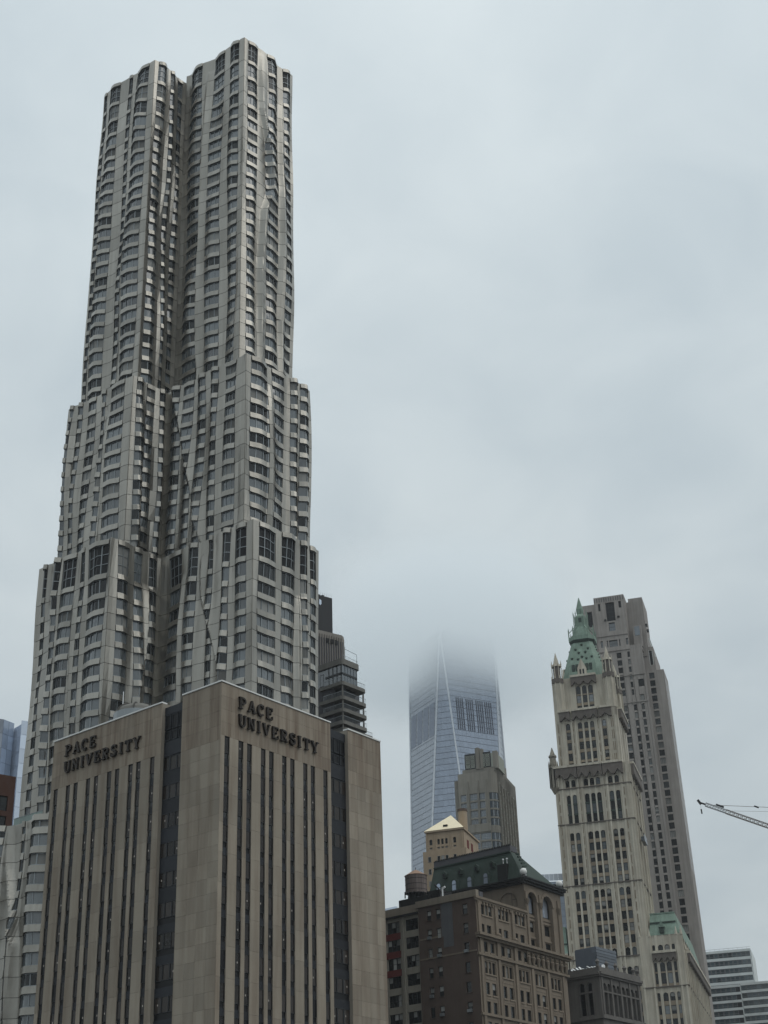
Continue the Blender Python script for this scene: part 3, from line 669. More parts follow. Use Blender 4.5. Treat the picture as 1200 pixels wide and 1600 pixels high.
# ------------------------------------------------------------------ crystalline glass skyscraper rising into the cloud
wt = thing('glass_skyscraper', 'tapering blue glass skyscraper with pale edges whose top is lost in the cloud', 'skyscraper', (43.2, 963.7, 0))
c0 = (43.18, 963.67); PH = 196.3
Tq = [(c0[0] + 30.5 * math.sin(R(PH + 90 * k)), c0[1] + 30.5 * math.cos(R(PH + 90 * k)), 417) for k in range(4)]
Bq = [(c0[0] + 43.1 * math.sin(R(PH + 45 + 90 * k)), c0[1] + 43.1 * math.cos(R(PH + 45 + 90 * k)), 56) for k in range(4)]
m = M()
for k in range(4): m.face([Bq[k], Bq[(k + 1) % 4], (*Bq[(k + 1) % 4][:2], 0), (*Bq[k][:2], 0)], 'tower_glass_l', .5)
m.face([Tq[k] for k in range(4)], 'roof_grey'); m.build('podium', wt)
WTB = Bag(wt, 290)
def facet(A, B, Cc, mt, name):
    """triangle A (apex) B Cc (horizontal edge) split into floor bands, each slightly recessed at its joint"""
    A, B, Cc = Vector(A), Vector(B), Vector(Cc); nrm = (B - A).cross(Cc - A).normalized()
    ctr = Vector((c0[0], c0[1], (A.z + B.z) / 2)); 
    if nrm.dot((A + B + Cc) / 3 - ctr) < 0: nrm = -nrm
    nb = 92; j = M(); lst = []
    for i in range(nb):
        f0, f1 = i / nb, (i + 1) / nb; g1 = f1 - .0009
        q = M(); t_ = rnd.random()
        p = [A.lerp(B, f0), A.lerp(Cc, f0), A.lerp(Cc, g1), A.lerp(B, g1)]
        npn = max(1, int((p[2] - p[3]).length / 3.0))
        for s_ in range(npn):
            a, b = s_ / npn, (s_ + 1) / npn; e_ = .012 / npn
            P4 = [p[3].lerp(p[2], a + e_), p[3].lerp(p[2], b - e_), p[0].lerp(p[1], b - e_), p[0].lerp(p[1], a + e_)]
            q.face([tuple(v + nrm * .0) for v in P4], mt, (t_ * .5 + rnd.random() * .5))
        j.face([tuple(v - nrm * .25) for v in (A.lerp(B, g1 - .0001), A.lerp(Cc, g1 - .0001), A.lerp(Cc, f1 + .0001), A.lerp(B, f1 + .0001))], 'tower_slot_pale', .3)
        lst.append(q)
    big = [q for q in lst]
    for q in big: WTB.add('glass_band', q)
    for v in (j,):
        v.face([tuple(w - nrm * .6) for w in (A, B, Cc)], 'tower_slot_pale', .4)
    j.build('joint', wt)
    return nrm
for k in range(4):
    facet(Tq[k], Bq[k - 1], Bq[k], 'tower_glass' if k == 0 else 'tower_glass_l', 'upright')
    facet(Bq[k], Tq[k], Tq[(k + 1) % 4], 'tower_glass_l' if k == 0 else 'tower_glass', 'inverted')
WTB.flush()
for k in range(4):
    for q in (k, k - 1):
        m = M(); m.bar(Tq[k], Bq[q], .95, 'tower_edge'); m.build('edge_trim', wt)
    m = M(); m.bar(Tq[k], Tq[(k + 1) % 4], 1.2, 'tower_edge'); m.build('edge_trim', wt)
# dark louvre slots of the machine floors on the two broad facets
def slots(Bc, Ta, Tb, groups, z0, z1, mt, wdt):
    Bc, Ta, Tb = Vector(Bc), Vector(Ta), Vector(Tb); nrm = (Ta - Bc).cross(Tb - Bc).normalized()
    if nrm.dot(Ta - Vector((c0[0], c0[1], Ta.z))) < 0: nrm = -nrm
    def P(s_, z):
        f = (z - Bc.z) / (Ta.z - Bc.z); mid = Bc.lerp((Ta + Tb) / 2, f); return mid + (Tb - Ta).normalized() * s_ + nrm * .12
    for ss in groups:
        for s_ in ss:
            m = M(); m.face([tuple(P(s_, z0)), tuple(P(s_ + wdt, z0)), tuple(P(s_ + wdt, z1)), tuple(P(s_, z1))], mt)
            m.build('louvre', wt)
WSL = slots
SR = (3, 0); 
# right broad facet joins base corner 3 (Tq0-Tq3); left one base corner 0 (Tq0-Tq1)
slots(Bq[3], Tq[3], Tq[0], [[-14.6 + g_ * 7.6 + (.9 if g_ == 0 else 0) + i * 1.55 for i in range(4)] for g_ in range(4)], 346.5, 369, 'tower_slot', .8)
slots(Bq[0], Tq[0], Tq[1], [[-15.5 + g_ * 8.2] for g_ in range(4)], 344, 367, 'tower_slot_pale', 6.6)

# ------------------------------------------------------------------ art deco tower with round-cornered windows
ad = thing('art_deco_tower', 'tan art deco tower with patterned screens on top, in front of the cloud-topped glass skyscraper', 'tower', (30, 530, 0))
W = Wall(34.9, 521.1, 108, 1); WS = Wall(34.9, 521.1, 18, 1); bg = Bag(ad); m = M()
cols = [(-11.5, -9.4, 1), (-8.1, -5.4, 2), (-4.8, -2.5, 1)]
holes = []
for k in range(4):
    zt = 178.4 - 3.12 * k
    for a, b, mu in cols: holes.append((a, b, zt - 2.45, zt))
for k in range(8):
    zt = 163.9 - 3.12 * k
    for a, b in ((-7.6, -5.2), (-4.9, -1.2)): holes.append((a, b, zt - 2.45, zt))
holed(m, W, -12.2, -.9, 60, 186.2, holes, .5, 'deco')
block(m, W, -12.2, -.9, -28, -.9, 0, 186.2, 'deco', 'roof_grey', .5)
for h in holes: window(bg, W, h[0], h[1], h[2], h[3], -.4, 'win_blue', 'frame_grey', .12, mu=1, mz=1, split=.3)
block(m, W, -13.9, -12.2, -24, -1.2, 0, 184.2, 'deco', None, .6)
block(m, W, -10.6, 1.6, -26, -1.0, 186.2, 187.8, 'deco', None, .6)
m.build('wall', ad)
m = M(); holes = []
# curved glazed corner
for k in range(12):
    zt = (178.2 - 3.12 * k) if k < 4 else (163.7 - 3.12 * (k - 4))
    arc_ = [(-.9 + 2.6 * math.sin(R(a)), -2.6 + 2.6 * math.cos(R(a))) for a in (0, 18, 36, 54, 72, 90)]
    q = M()
    for (a, b), (c, d_) in zip(arc_, arc_[1:]):
        p = lambda u, dd, z: W.p(u, z, dd - .15)
        q.face([p(a, b, zt - 2.5), p(c, d_, zt - 2.5), p(c, d_, zt), p(a, b, zt)], 'win_blue', rnd.random())
        q.bar(p(c, d_, zt - 2.5), p(c, d_, zt), .14, 'frame_dark'); q.bar(p(a, b, zt), p(c, d_, zt), .16, 'frame_dark')
    q.build('corner_window', ad)
    zn = zt - 3.12 if k != 3 else 163.7
    for (a, b), (c, d_) in zip(arc_, arc_[1:]): m.face([W.p(a, zn + .0, b), W.p(c, zn, d_), W.p(c, zt - 2.5, d_), W.p(a, zt - 2.5, b)], 'deco', .3)
arc_ = [(-.9 + 2.6 * math.sin(R(a)), -2.6 + 2.6 * math.cos(R(a))) for a in (0, 18, 36, 54, 72, 90)]
for (a, b), (c, d_) in zip(arc_, arc_[1:]): m.face([W.p(a, 178.2, b), W.p(c, 178.2, d_), W.p(c, 187, d_), W.p(a, 187, b)], 'deco', .5)
block(m, W, -.9, 1.7, -30, -2.6, 178.2, 187.2, 'deco', None, .5)
block(m, W, -.9, 1.5, -30, -2.7, 0, 178.2, 'win_dark', None, .5)
m.build('corner_wall', ad)
for x in (-8.7, -4.9, -1.7):
    q = M(); q.box(W, x, x + .35, 167.5, 183, 0, .4, 'deco'); q.build('pilaster', ad)
q = M(); q.box(W, -12.3, -.9, 164.3, 167.2, 0, .25, 'deco'); q.build('belt', ad)
q = M(); block(q, W, -9.6, 2.4, -12, -1.2, 187.8, 193.0, 'deco_screen', None, .2); q.build('screen_block', ad)
for x0 in (-9.3, -3.7):
    q = M(); q.box(W, x0 - .2, x0 + 3.9, 187.9, 193.6, -1.2, -1.0, 'frame_dark')
    for i in range(2):
        for j in range(3):
            cx_, cz_ = x0 + .95 + i * 1.8, 188.9 + j * 1.6; pr = None
            for a in range(9):
                w = W.p(cx_ + .68 * math.cos(a * math.pi / 4), cz_ + .62 * math.sin(a * math.pi / 4), -.92)
                if pr: q.bar(pr, w, .20, 'deco_screen', .9)
                pr = w
            q.bar(W.p(cx_ - .85, cz_ - .8, -.95), W.p(cx_ + .85, cz_ + .8, -.95), .14, 'deco_screen'); q.bar(W.p(cx_ - .85, cz_ + .8, -.95), W.p(cx_ + .85, cz_ - .8, -.95), .14, 'deco_screen')
    q.build('patterned_screen', ad)
for x, r_, zt in ((-4.7, .95, 195.4), (-3.2, .8, 194.8)):
    q = M(); p = W.p(x, 0, -1.5); q.cone(p[0], p[1], 187.5, zt, r_, r_, 12, 'deco'); q.cone(p[0], p[1], zt, zt + .3, r_ * .9, r_ * .5, 12, 'roof_grey'); q.build('pylon', ad)
q = M(); block(q, W, .9, 2.6, -3.2, -1.0, 187.2, 193.6, 'deco', 'roof_grey'); q.build('pylon', ad)
for u, zt in ((9, 196.2), (17.5, 196.6), (24, 196.4)):
    q = M(); block(q, WS, u - 2.0, u + 1.8, -6, -.3, 187.5, zt - 2, 'deco', 'roof_grey'); q.build('pylon', ad)
m = M(); holes = []
for k in range(14):
    for j in range(7): holes.append((3.6 + j * 3.9, 5.9 + j * 3.9, 179.5 - 3.12 * k, 181.8 - 3.12 * k))
WSo = WS.shifted(1.7)
holed(m, WSo, 2.6, 30.0, 60, 188.3, holes, .5, 'deco'); block(m, WSo, 2.6, 30.0, -12, -.9, 0, 188.2, 'deco', 'roof_grey', .5); m.build('side_wall', ad)
for h in holes:
    window(bg, WSo, *h, -.4, 'win_blue', 'frame_grey', .12)
    q = M(); q.ext(WSo, [(h[0] - .6, h[2] - .7), (h[0] - .1, h[2] - .7), (h[0] - .1, h[3] + .4), (h[0] - .6, h[3] + .4)], 0, .55, 'deco'); q.box(WSo, h[0] - .55, h[0] - .15, h[3] - .1, h[3] + .35, .55, .75, 'deco_screen'); bg.add('fin', q)
bg.flush()

# ------------------------------------------------------------------ small tower with a cream pyramid roof
pb = thing('pyramid_roofed_building', 'small tan tower with bright cream pyramid roof and round chimney behind it', 'building', (12, 357, 0))
W = Wall(16.1, 353.1, 108, 1); WS = Wall(16.1, 353.1, 18, 1); bg = Bag(pb); m = M(); holes = []
for x, w in ((-7.95, .75), (-6.05, .62), (-5.1, .62), (-4.1, .62), (-2.05, .75)): holes.append((x - w / 2, x + w / 2, 115.35, 116.75))
for x in (-7.95, -6.05, -5.1, -4.1, -2.05): holes.append((x - .32, x + .32, 114.35, 114.8))
holed(m, W, -9.2, .15, 113.8, 118.75, holes, .35, 'pyr_stone')
for h in holes[:5]: arch_fill(m, W, h[0], h[1], h[3], -.35, -.001, 'pyr_stone')
for k, h in enumerate(holes): window(bg, W, *h, -.3, 'win_dark' if k < 5 else 'curtain', 'frame_grey', .05)
block(m, W, -9.2, .15, -13.4, -.36, 113.8, 118.75, 'pyr_stone', None, .5)
block(m, W, -9.95, .8, -15, .35, 0, 113.8, 'pyr_stone', 'roof_grey', .7); m.build('wall', pb)
for x in (-8.95, -7.0, -3.1, -.3):
    q = M(); q.box(W, x - .12, x + .12, 113.8, 118.3, 0, .12, 'pyr_stone'); q.build('pilaster', pb)
q = M(); q.box(W, -9.4, .35, 118.35, 118.75, 0, .35, 'pyr_stone'); q.box(WS.shifted(.15), -.3, 13.8, 118.35, 118.75, 0, .3, 'pyr_stone'); q.build('cornice', pb)
q = M(); zr = 118.77; e4 = [W.p(-9.5, zr, .4), W.p(.45, zr, .4), W.p(.45, zr, -13.9), W.p(-9.5, zr, -13.9)]; ap = W.p(-4.5, 124.0, -6.5)
for k in range(4): q.face([e4[k], e4[(k + 1) % 4], ap], 'cream', .5)
q.face([W.p(-9.5, zr, .4), W.p(.45, zr, .4), W.p(.45, zr, -13.9), W.p(-9.5, zr, -13.9)][::-1], 'cream', .5)
o = q.build('pyramid_roof', pb)
q = M()
for k in range(3): q.box(W, -4.95 + k * .38, -4.65 + k * .38, 119.5, 120.2, -1.6, -.72 , 'win_dark')
q.build('dormer_window', o)
q = M(); p = W.p(-2.9, 0, -11.5); q.cone(p[0], p[1], 119.5, 126.4, 1.15, 1.15, 14, 'pyr_stone'); q.cone(p[0], p[1], 126.0, 126.6, 1.25, 1.25, 14, 'brick'); q.build('chimney', pb)
for k in range(4):
    for x in (-8.3, -6.0, -5.0, -4.0, -2.0): window(bg, W, x - .35, x + .35, 111.2 - 2.9 * k, 112.5 - 2.9 * k, .36, 'win_dark' if rnd.random() < .7 else 'curtain', 'frame_grey', .06)
q = M()
for u in (3, 6.5): q.box(WS.shifted(.15), u, u + 1.6, 114.6, 116.6, 0, .05, 'brick_red')
q.build('brick_panel', pb); bg.flush()
# ------------------------------------------------------------------ gothic terracotta tower
gw = thing('gothic_tower', 'cream terracotta gothic tower with green copper pyramid crown and pointed corner turrets', 'tower', (68, 495, 0))
bag = Bag(gw, 290); WF = Wall(78.0, 480.7, 105.5, 1); WS = Wall(78.0, 480.7, 15.5, 1)
ft, fn = WF.t, WF.n
def FP(u, b): return (78.0 + ft[0] * u - fn[0] * b, 480.7 + ft[1] * u - fn[1] * b)    # b metres behind the front
main = M()
def bays(W, groups, u0, u1, zb, zt, rows, arched=(), wh=2.55, spm='terra_spandrel', lit=.35, dm=.28, big=()):
    """full-height bays: rows are window-head heights; spandrels fill between"""
    hl = [(g_[0][0] - .12, g_[-1][1] + .12, zb, zt) for g_ in groups]
    holed(main, W, u0, u1, zb, zt, hl, .55, 'terra')
    for g_ in groups:
        for (a, b), (c, d_) in zip(g_, g_[1:]):
            q = M(); q.box(W, b + .05, c - .05, zb, zt, -.5, .02, 'terra'); bag.add('mullion_rib', q)
        for a, b in g_:
            prev = zt
            for i, z in enumerate(rows):
                h = wh if not isinstance(wh, dict) else wh.get(i, 2.55)
                q = M(); q.box(W, a - .12, b + .12, z, prev, -.55, -.18, spm if i else 'terra'); 
                if i in arched: arch_fill(q, W, a, b, z + .001, -.5, -.12, 'terra')
                bag.add('spandrel', q)
                r_ = rnd.random()
                window(bag, W, a, b, z - h, z, -.42, 'win_dark' if r_ < .75 else 'win', 'frame_dark', .08, mz=1, shade=(rnd.choice((.45, .5, .6, .95)) if rnd.random() < lit else 0), shm='curtain', sub=False)
                prev = z - h
            if prev > zb + .05:
                q = M(); q.box(W, a - .12, b + .12, zb, prev, -.55, -.18, spm); bag.add('spandrel', q)
def canopy(W, u0, u1, z0, z1, teeth, dd=1.25, name='canopy'):
    """projecting gothic canopy whose lower edge is a row of pointed arches"""
    q = M(); n_ = teeth; pts = [(u0, z1), (u0, z0)]
    for i in range(n_):
        a = u0 + (u1 - u0) * i / n_; b = u0 + (u1 - u0) * (i + 1) / n_; c = (a + b) / 2
        pts += [(a + (b - a) * .16, z0 + .1), (c - .08, z0 + (z1 - z0) * .42), (c + .08, z0 + (z1 - z0) * .42), (b - (b - a) * .16, z0 + .1), (b, z0)]
    pts.append((u1, z1)); q.ext(W, pts, 0, dd, 'terra_brown'); q.box(W, u0 - .1, u1 + .1, z1, z1 + .75, 0, dd + .25, 'terra'); q.build(name, gw)
A_ = [(-21.4, -20.2), (-19.5, -18.2)]; B_ = [(-15.4, -13.95), (-13.3, -11.95), (-11.35, -10.0)]; C_ = [(-7.2, -5.8), (-5.1, -3.8)]
grp = [A_, B_, C_]
F_ = 3.76
bays(WF, grp, -25.1, 0, 60, 112.3, [109.2 - F_ * k for k in range(13)], arched=(0,))
bays(WF, grp, -25.1, 0, 112.3, 135.5, [133.9, 130.1, 126.4, 122.65, 118.9, 115.1], arched=(0, 5))
bays(WF, grp, -25.1, 0, 135.5, 155.7, [152.9, 149.15, 145.4, 141.6, 137.9], arched=(0,))
bays(WF, grp, -25.1, 0, 155.7, 167.7, [165.6, 162.2, 158.8], arched=(0,), wh={0: 2.9, 1: 2.9, 2: 2.9}, spm='copper_dark', lit=0)
bays(WF, grp, -25.1, 0, 167.7, 171.2, [170.7], arched=(0,), wh=2.4, lit=0)
main.box(WF, -25.1, 0, 171.2, 174.8, -1, 0, 'terra')
gs = [[(4.0, 5.3), (6.0, 7.3)], [(9.8, 11.2), (11.9, 13.2), (13.9, 15.3)], [(17.8, 19.1), (19.8, 21.1)]]
bays(WS, gs, 0, 25.1, 60, 135.5, [133.9 - F_ * k for k in range(18)], arched=(0,), lit=.3)
bays(WS, gs, 0, 25.1, 135.5, 155.7, [152.9, 149.15, 145.4, 141.6, 137.9], arched=(0,))
bays(WS, gs, 0, 25.1, 155.7, 174.8, [170.7, 165.6, 162.2, 158.8], arched=(0, 1), wh=2.8)
for W_, a, b in ((WF, -25.2, .2), (WS, -.2, 25.2)):
    for z in (112.2, 135.4, 155.6, 167.6):
        q = M(); q.box(W_, a, b, z, z + .32, 0, .3, 'terra_brown', .4); q.build('string_course', gw)
for u in (-25.0, -22.9, -17.6, -16.3, -9.2, -7.9, -3.2, -1.3):
    q = M(); q.box(WF, u, u + .55, 60, 174, 0, .22, 'terra'); q.build('pier_rib', gw)
for u in (.6, 2.5, 8.3, 16.3, 22.6, 24.3):
    q = M(); q.box(WS, u, u + .5, 60, 174, 0, .45, 'terra'); q.build('pier_rib', gw)
main.prism(ccw([FP(0, .6), FP(-25.1, .6), FP(-25.1, 25), FP(-.6, 25), FP(-.6, .6)][1:] + [FP(-.6, .6)]) if False else ccw([FP(-25.1, .56), FP(-.56, .56), FP(-.56, 25.1), FP(-25.1, 25.1)]), 0, 174.7, 'terra', .3)
canopy(WF, -25.0, -17.3, 170.9, 174.7, 2); canopy(WF, -17.0, -8.9, 170.9, 174.7, 3); canopy(WF, -8.6, -2.0, 170.9, 174.7, 2)
canopy(WS, 2.4, 23.5, 170.9, 174.7, 7)
q = M(); p = WF.p(-25.1, 0, -.2)
for z0, z1, r0_, r1_ in ((166.5, 168.5, .5, 1.45), (168.5, 175.2, 1.45, 1.45), (175.2, 175.9, 1.7, 1.7), (175.9, 179.2, 1.15, 1.05), (179.2, 179.8, 1.4, 1.3), (179.8, 182.6, 1.0, .12)): q.cone(p[0], p[1], z0, z1, r0_, r1_, 8, 'terra', .4)
for k in range(8):
    a = k * math.pi / 4; e0 = (p[0] + 1.5 * math.cos(a), p[1] + 1.5 * math.sin(a)); q.bar((*e0, 168.5), (*e0, 176.2), .3, 'terra'); q.cone(e0[0], e0[1], 176.2, 178.0, .22, .02, 4, 'terra'); q.build('corner_turret', gw)
# blind slots that break up the wide piers
for W_, us, z0, n_ in ((WF, (-23.9, -16.95, -8.6, -2.3), 170.2, 26), (WS, (1.6, 8.55, 16.6, 23.6), 170.2, 20)):
    for u in us:
        for k in range(n_):
            z = z0 - 3.76 * k
            q = M(); q.box(W_, u - .17, u + .17, z - 2.7, z, 0, .02, 'terra_spandrel', .2); q.box(W_, u - .3, u - .17, z - 2.8, z + .2, 0, .14, 'terra', .8); q.box(W_, u + .17, u + .3, z - 2.8, z + .2, 0, .14, 'terra', .8); bag.add('blind_slot', q)
# second stage
W2 = Wall(77.0 - .6, 482.75, 105.5, 1); a2 = (-21.3, 0.0)
O2 = W2.o; W2S = Wall(O2[0], O2[1], 15.5, 1)
G2 = [[(-17.7, -16.4)], [(-13.65, -12.25), (-11.5, -10.2), (-9.5, -8.2)], [(-5.4, -4.1)]]
bays(W2, G2, -21.3, 0, 174.8, 192.0, [190.9, 187.7, 184.0, 180.3, 176.9], arched=(0,), wh={0: 2.3, 1: 2.55, 2: 2.6, 3: 2.6, 4: 2.0}, lit=.1)
bays(W2S, [[(3.6, 4.9)], [(8.0, 9.4), (10.0, 11.3), (12.0, 13.3)], [(16.0, 17.3)]], 0, 21.3, 174.8, 192.0, [190.9, 187.7, 184.0, 180.3], arched=(0,), lit=.1)
P2 = lambda u, b: (O2[0] + ft[0] * u - fn[0] * b, O2[1] + ft[1] * u - fn[1] * b)
main.prism(ccw([P2(-21.3, .56), P2(-.56, .56), P2(-.56, 21.3), P2(-21.3, 21.3)]), 174, 195.0, 'terra', .3)
main.box(W2, -21.3, 0, 192, 195.0, -.6, 0, 'terra', .3); main.box(W2S, 0, 21.3, 192, 195.0, -.6, 0, 'terra', .3)
canopy(W2, -19.6, -16.0, 191.6, 194.7, 1, 1.1); canopy(W2, -15.3, -6.6, 191.6, 194.7, 3, 1.1); canopy(W2, -6.1, -1.9, 191.6, 194.7, 1, 1.1); canopy(W2S, 2.5, 18.8, 191.6, 194.7, 6, 1.1)
for u in (-21.2, -19.9, -16.0, -14.7, -7.5, -6.2, -3.6, -1.0):
    q = M(); q.box(W2, u, u + .5, 175.5, 192, 0, .2, 'terra'); q.build('pier_rib', gw)
for u in (-20.4, -15.35, -6.85, -2.3, -1.7):
    for k in range(4):
        z = 191.0 - 4.1 * k; q = M(); q.box(W2, u - .16, u + .16, z - 3.1, z, 0, .02, 'terra_spandrel', .1); q.box(W2, u + .16, u + .28, z - 3.2, z + .2, 0, .14, 'terra', .8); bag.add('blind_slot', q)
# third stage under the crown
W3 = Wall(74.4, 486.1, 105.5, 1); O3 = W3.o; W3S = Wall(O3[0], O3[1], 15.5, 1)
W3 = Wall(*P2(-2.4, 2.4), 105.5, 1); W3S = Wall(*P2(-2.4, 2.4), 15.5, 1)
bays(W3, [[(-11.1, -9.6), (-9.0, -7.5), (-6.9, -5.4)]], -16.5, 0, 195.0, 206.5, [204.8, 201.3, 197.6], arched=(0,), wh={0: 3.0, 1: 2.7, 2: 1.8}, lit=0)
bays(W3S, [[(5.4, 6.9), (7.5, 9.0), (9.6, 11.1)]], 0, 16.5, 195.0, 206.5, [204.8, 201.3], arched=(0,), wh=2.8, lit=0)
P3 = lambda u, b: (W3.o[0] + ft[0] * u - fn[0] * b, W3.o[1] + ft[1] * u - fn[1] * b)
main.prism(ccw([P3(-16.5, .56), P3(-.56, .56), P3(-.56, 16.5), P3(-16.5, 16.5)]), 194, 207.5, 'terra', .3)
main.box(W3, -16.5, 0, 206.5, 208.0, -.6, 0, 'terra', .3)
canopy(W3, -12.6, -3.9, 204.9, 207.8, 3, 1.0); canopy(W3S, 3.9, 12.6, 204.9, 207.8, 3, 1.0)
main.build('tower_wall', gw)
for i, (u, b) in enumerate(((-17.1, -.7), (.6, -.7), (-17.1, 17.2), (.6, 17.2))):
    x, y = P3(u, b); q = M(); r0 = R(15.5)
    q.cone(x, y, 195, 206, 2.0, 1.9, 8, 'terra', .4, r0); q.cone(x, y, 206, 207.6, 2.25, 2.25, 8, 'terra_brown', .4, r0); q.cone(x, y, 207.6, 212.3, 1.35, 1.3, 8, 'terra_brown', .4, r0)
    q.cone(x, y, 212.3, 213.1, 1.85, 1.6, 8, 'terra', .5, r0); q.cone(x, y, 213.1, 217.6, 1.15, .08, 8, 'terra', .6, r0)
    for k in range(8):
        a = r0 + k * math.pi / 4; e0 = (x + 2.0 * math.cos(a), y + 2.0 * math.sin(a)); e1 = (x + 1.75 * math.cos(a), y + 1.75 * math.sin(a))
        q.bar((*e0, 195), (*e0, 208.6), .32, 'terra'); q.bar((*e1, 208), (*e1, 212.8), .26, 'terra')
        q.cone(e1[0], e1[1], 212.8, 214.6, .22, .02, 4, 'terra')
    q.build('corner_turret', gw)
# copper crown
cc = P3(-8.25, 8.25)
def oct_(h, c=.42):
    k = h * (1 - c); L_ = [(-k, -h), (k, -h), (h, -k), (h, k), (k, h), (-k, h), (-h, k), (-h, -k)]
    return [(cc[0] + ft[0] * a - fn[0] * b, cc[1] + ft[1] * a - fn[1] * b) for a, b in L_]
q = M()
lv = [(207.5, 7.7), (213.2, 6.4), (222.6, 3.8)]
for (z0, h0), (z1, h1) in zip(lv, lv[1:]): q.prism(ccw(oct_(h0, .3)), z0, z1, 'copper', .5, ccw(oct_(h1, .3)))
o = q.build('crown_roof', gw)
q = M(); q.prism(ccw(oct_(4.1)), 222.6, 223.5, 'copper_dark', .5, ccw(oct_(4.6))); q.prism(ccw(oct_(4.6)), 223.5, 225.0, 'copper', .3); q.build('balcony', gw)
q = M()
for (z0, h0), (z1, h1) in zip([(225, 3.5), (227.4, 2.9), (229.2, 2.2), (233.2, 2.0), (234.4, 1.1), (236.4, 1.25), (241.2, .12)], [(227.4, 2.9), (229.2, 2.2), (233.2, 2.0), (234.4, 1.1), (236.4, 1.25), (241.2, .12)]): q.prism(ccw(oct_(h0)), z0, z1, 'copper', .4, ccw(oct_(h1)))
q.build('lantern', gw)
for k in range(8):
    p4 = oct_(4.4)[k]; q = M(); q.bar((*p4, 225), (*p4, 227.6), .35, 'copper'); q.cone(p4[0], p4[1], 227.6, 229, .25, .02, 4, 'copper')
    p5 = oct_(2.35)[k]; q.bar((*p4, 226.8), (*p5, 229.4), .28, 'copper'); q.bar((*p5, 228.6), (*p5, 234.2), .25, 'copper'); q.cone(p5[0], p5[1], 234.2, 235.6, .22, .02, 4, 'copper'); q.build('buttress', gw)
for k in range(4):
    Wc = Wall(cc[0], cc[1], 105.5 + 90 * k, 1)
    q = M(); q.box(Wc, -.55, .55, 229.3, 232.6, 1.0, 2.12, 'copper_dark'); q.build('lantern_opening', gw)
    for (u, z) in ((-2.2, 219.5), (2.2, 219.5), (0, 221.3), (-1.1, 218.0), (1.2, 218.0), (-3.6, 215.9), (3.4, 215.9), (-1.5, 215.4), (1.5, 215.4), (0, 216.2)):
        h = 6.4 + (3.8 - 6.4) * (z - 213.2) / (222.6 - 213.2)
        q = M(); q.box(Wc, u - .32, u + .32, z - .55, z + .25, h - .5, h + .12, 'copper_dark'); q.ext(Wc, [(u - .5, z + .25), (u + .5, z + .25), (u, z + .85)], h - .5, h + .35, 'copper'); q.build('dormer', gw)
    h = 6.95
    for u in (-3.2, -1.9, 1.5, 2.8):
        q = M(); q.box(Wc, u - .5, u + .5, 210.6, 213.2, h - .6, h + .1, 'copper_dark'); q.build('dormer_window', gw)
    q = M(); q.ext(Wc, [(-1.7, 208), (1.3, 208), (1.3, 211.3), (-.2, 214.8), (-1.7, 211.3)], 6.6, 8.2, 'terra'); q.build('gable', gw)
    for u in (-.75, .3):
        q = M(); q.box(Wc, u - .3, u + .3, 208.6, 210.8, 8.2, 8.24, 'win_dark'); q.build('gable_window', gw)
# front wing to the right and its pale green roof
wing = M(); W4 = Wall(78.0, 480.7, 105.5, 1).shifted(.35); WC = Wall(*W4.p(10.95, 0)[:2], 15.5, 1)
def wbays(W, gr, u0, u1, zb, zt, rows, **k):
    global main
    sv_ = main; main = wing; bays(W, gr, u0, u1, zb, zt, rows, **k); main = sv_
gw1 = [[(1.2, 2.0), (2.95, 4.45), (5.0, 6.5), (7.25, 8.1)]]
wbays(W4, gw1, -2.9, 10.95, 60, 102.1, [100.5 - 3.9 * k for k in range(11)], arched=(0,), lit=.25)
wbays(W4, gw1, -2.9, 10.95, 102.1, 111.0, [109.6, 106.3], arched=(0,), wh={0: 2.8, 1: 3.2}, lit=.1)
wbays(W4, gw1, -2.9, 10.95, 111.0, 117.8, [114.9], arched=(0,), wh=2.2, lit=.3)
sg = [[(3 + 6.2 * i, 4.4 + 6.2 * i), (5.2 + 6.2 * i, 6.6 + 6.2 * i)] for i in range(11)]
wbays(WC, sg, 0, 71, 60, 102.1, [100.5 - 3.9 * k for k in range(11)], lit=.25)
wbays(WC, sg, 0, 71, 102.1, 111.0, [109.2, 105.6], arched=(0,), lit=.1)
WCb = WC.shifted(-1.2)
wbays(WCb, sg, 0, 71, 111.0, 117.0, [115.5], arched=(0,), wh=2.6, lit=.2)
block(wing, W4, -2.9, 10.35, -71, -.6, 0, 111, 'terra', None, .3)
block(wing, W4, -2.9, 9.6, -71, -.6, 111, 117.4, 'terra', None, .3)
wing.build('wing_wall', gw)
canopy(W4, 1.0, 8.3, 109.7, 112.2, 4, .9); canopy(WC, 3, 70, 109.6, 112.2, 22, 1.2)
for W_, a, b in ((W4, -2.9, 11.1), (WC, 0, 71)):
    q = M(); q.box(W_, a, b, 102.0, 102.3, 0, .3, 'terra_brown', .4); q.build('string_course', gw)
for u in (-2.8, .3, 8.7, 10.2):
    q = M(); q.box(W4, u, u + .55, 60, 117.5, 0, .3, 'terra'); q.cone(*W4.p(u + .3, 0, .1)[:2], 117.5, 120.2, .5, .05, 4, 'terra'); q.build('pier_rib', gw)
for i in range(12):
    q = M(); u = 1.2 + 6.2 * i; q.box(WC, u, u + .7, 60, 112, 0, .5, 'terra'); q.cone(*WC.p(u + .3, 0, .1)[:2], 113, 116.2, .5, .05, 4, 'terra'); q.build('pier_rib', gw)
q = M(); hip = lambda u0, u1, b0, b1, z: [W4.p(u0, z, -b0), W4.p(u1, z, -b0), W4.p(u1, z, -b1), W4.p(u0, z, -b1)]
a4, b4 = hip(.6, 10.4, .3, 60, 117.6), hip(1.2, 8.9, 3.2, 57, 125.0)
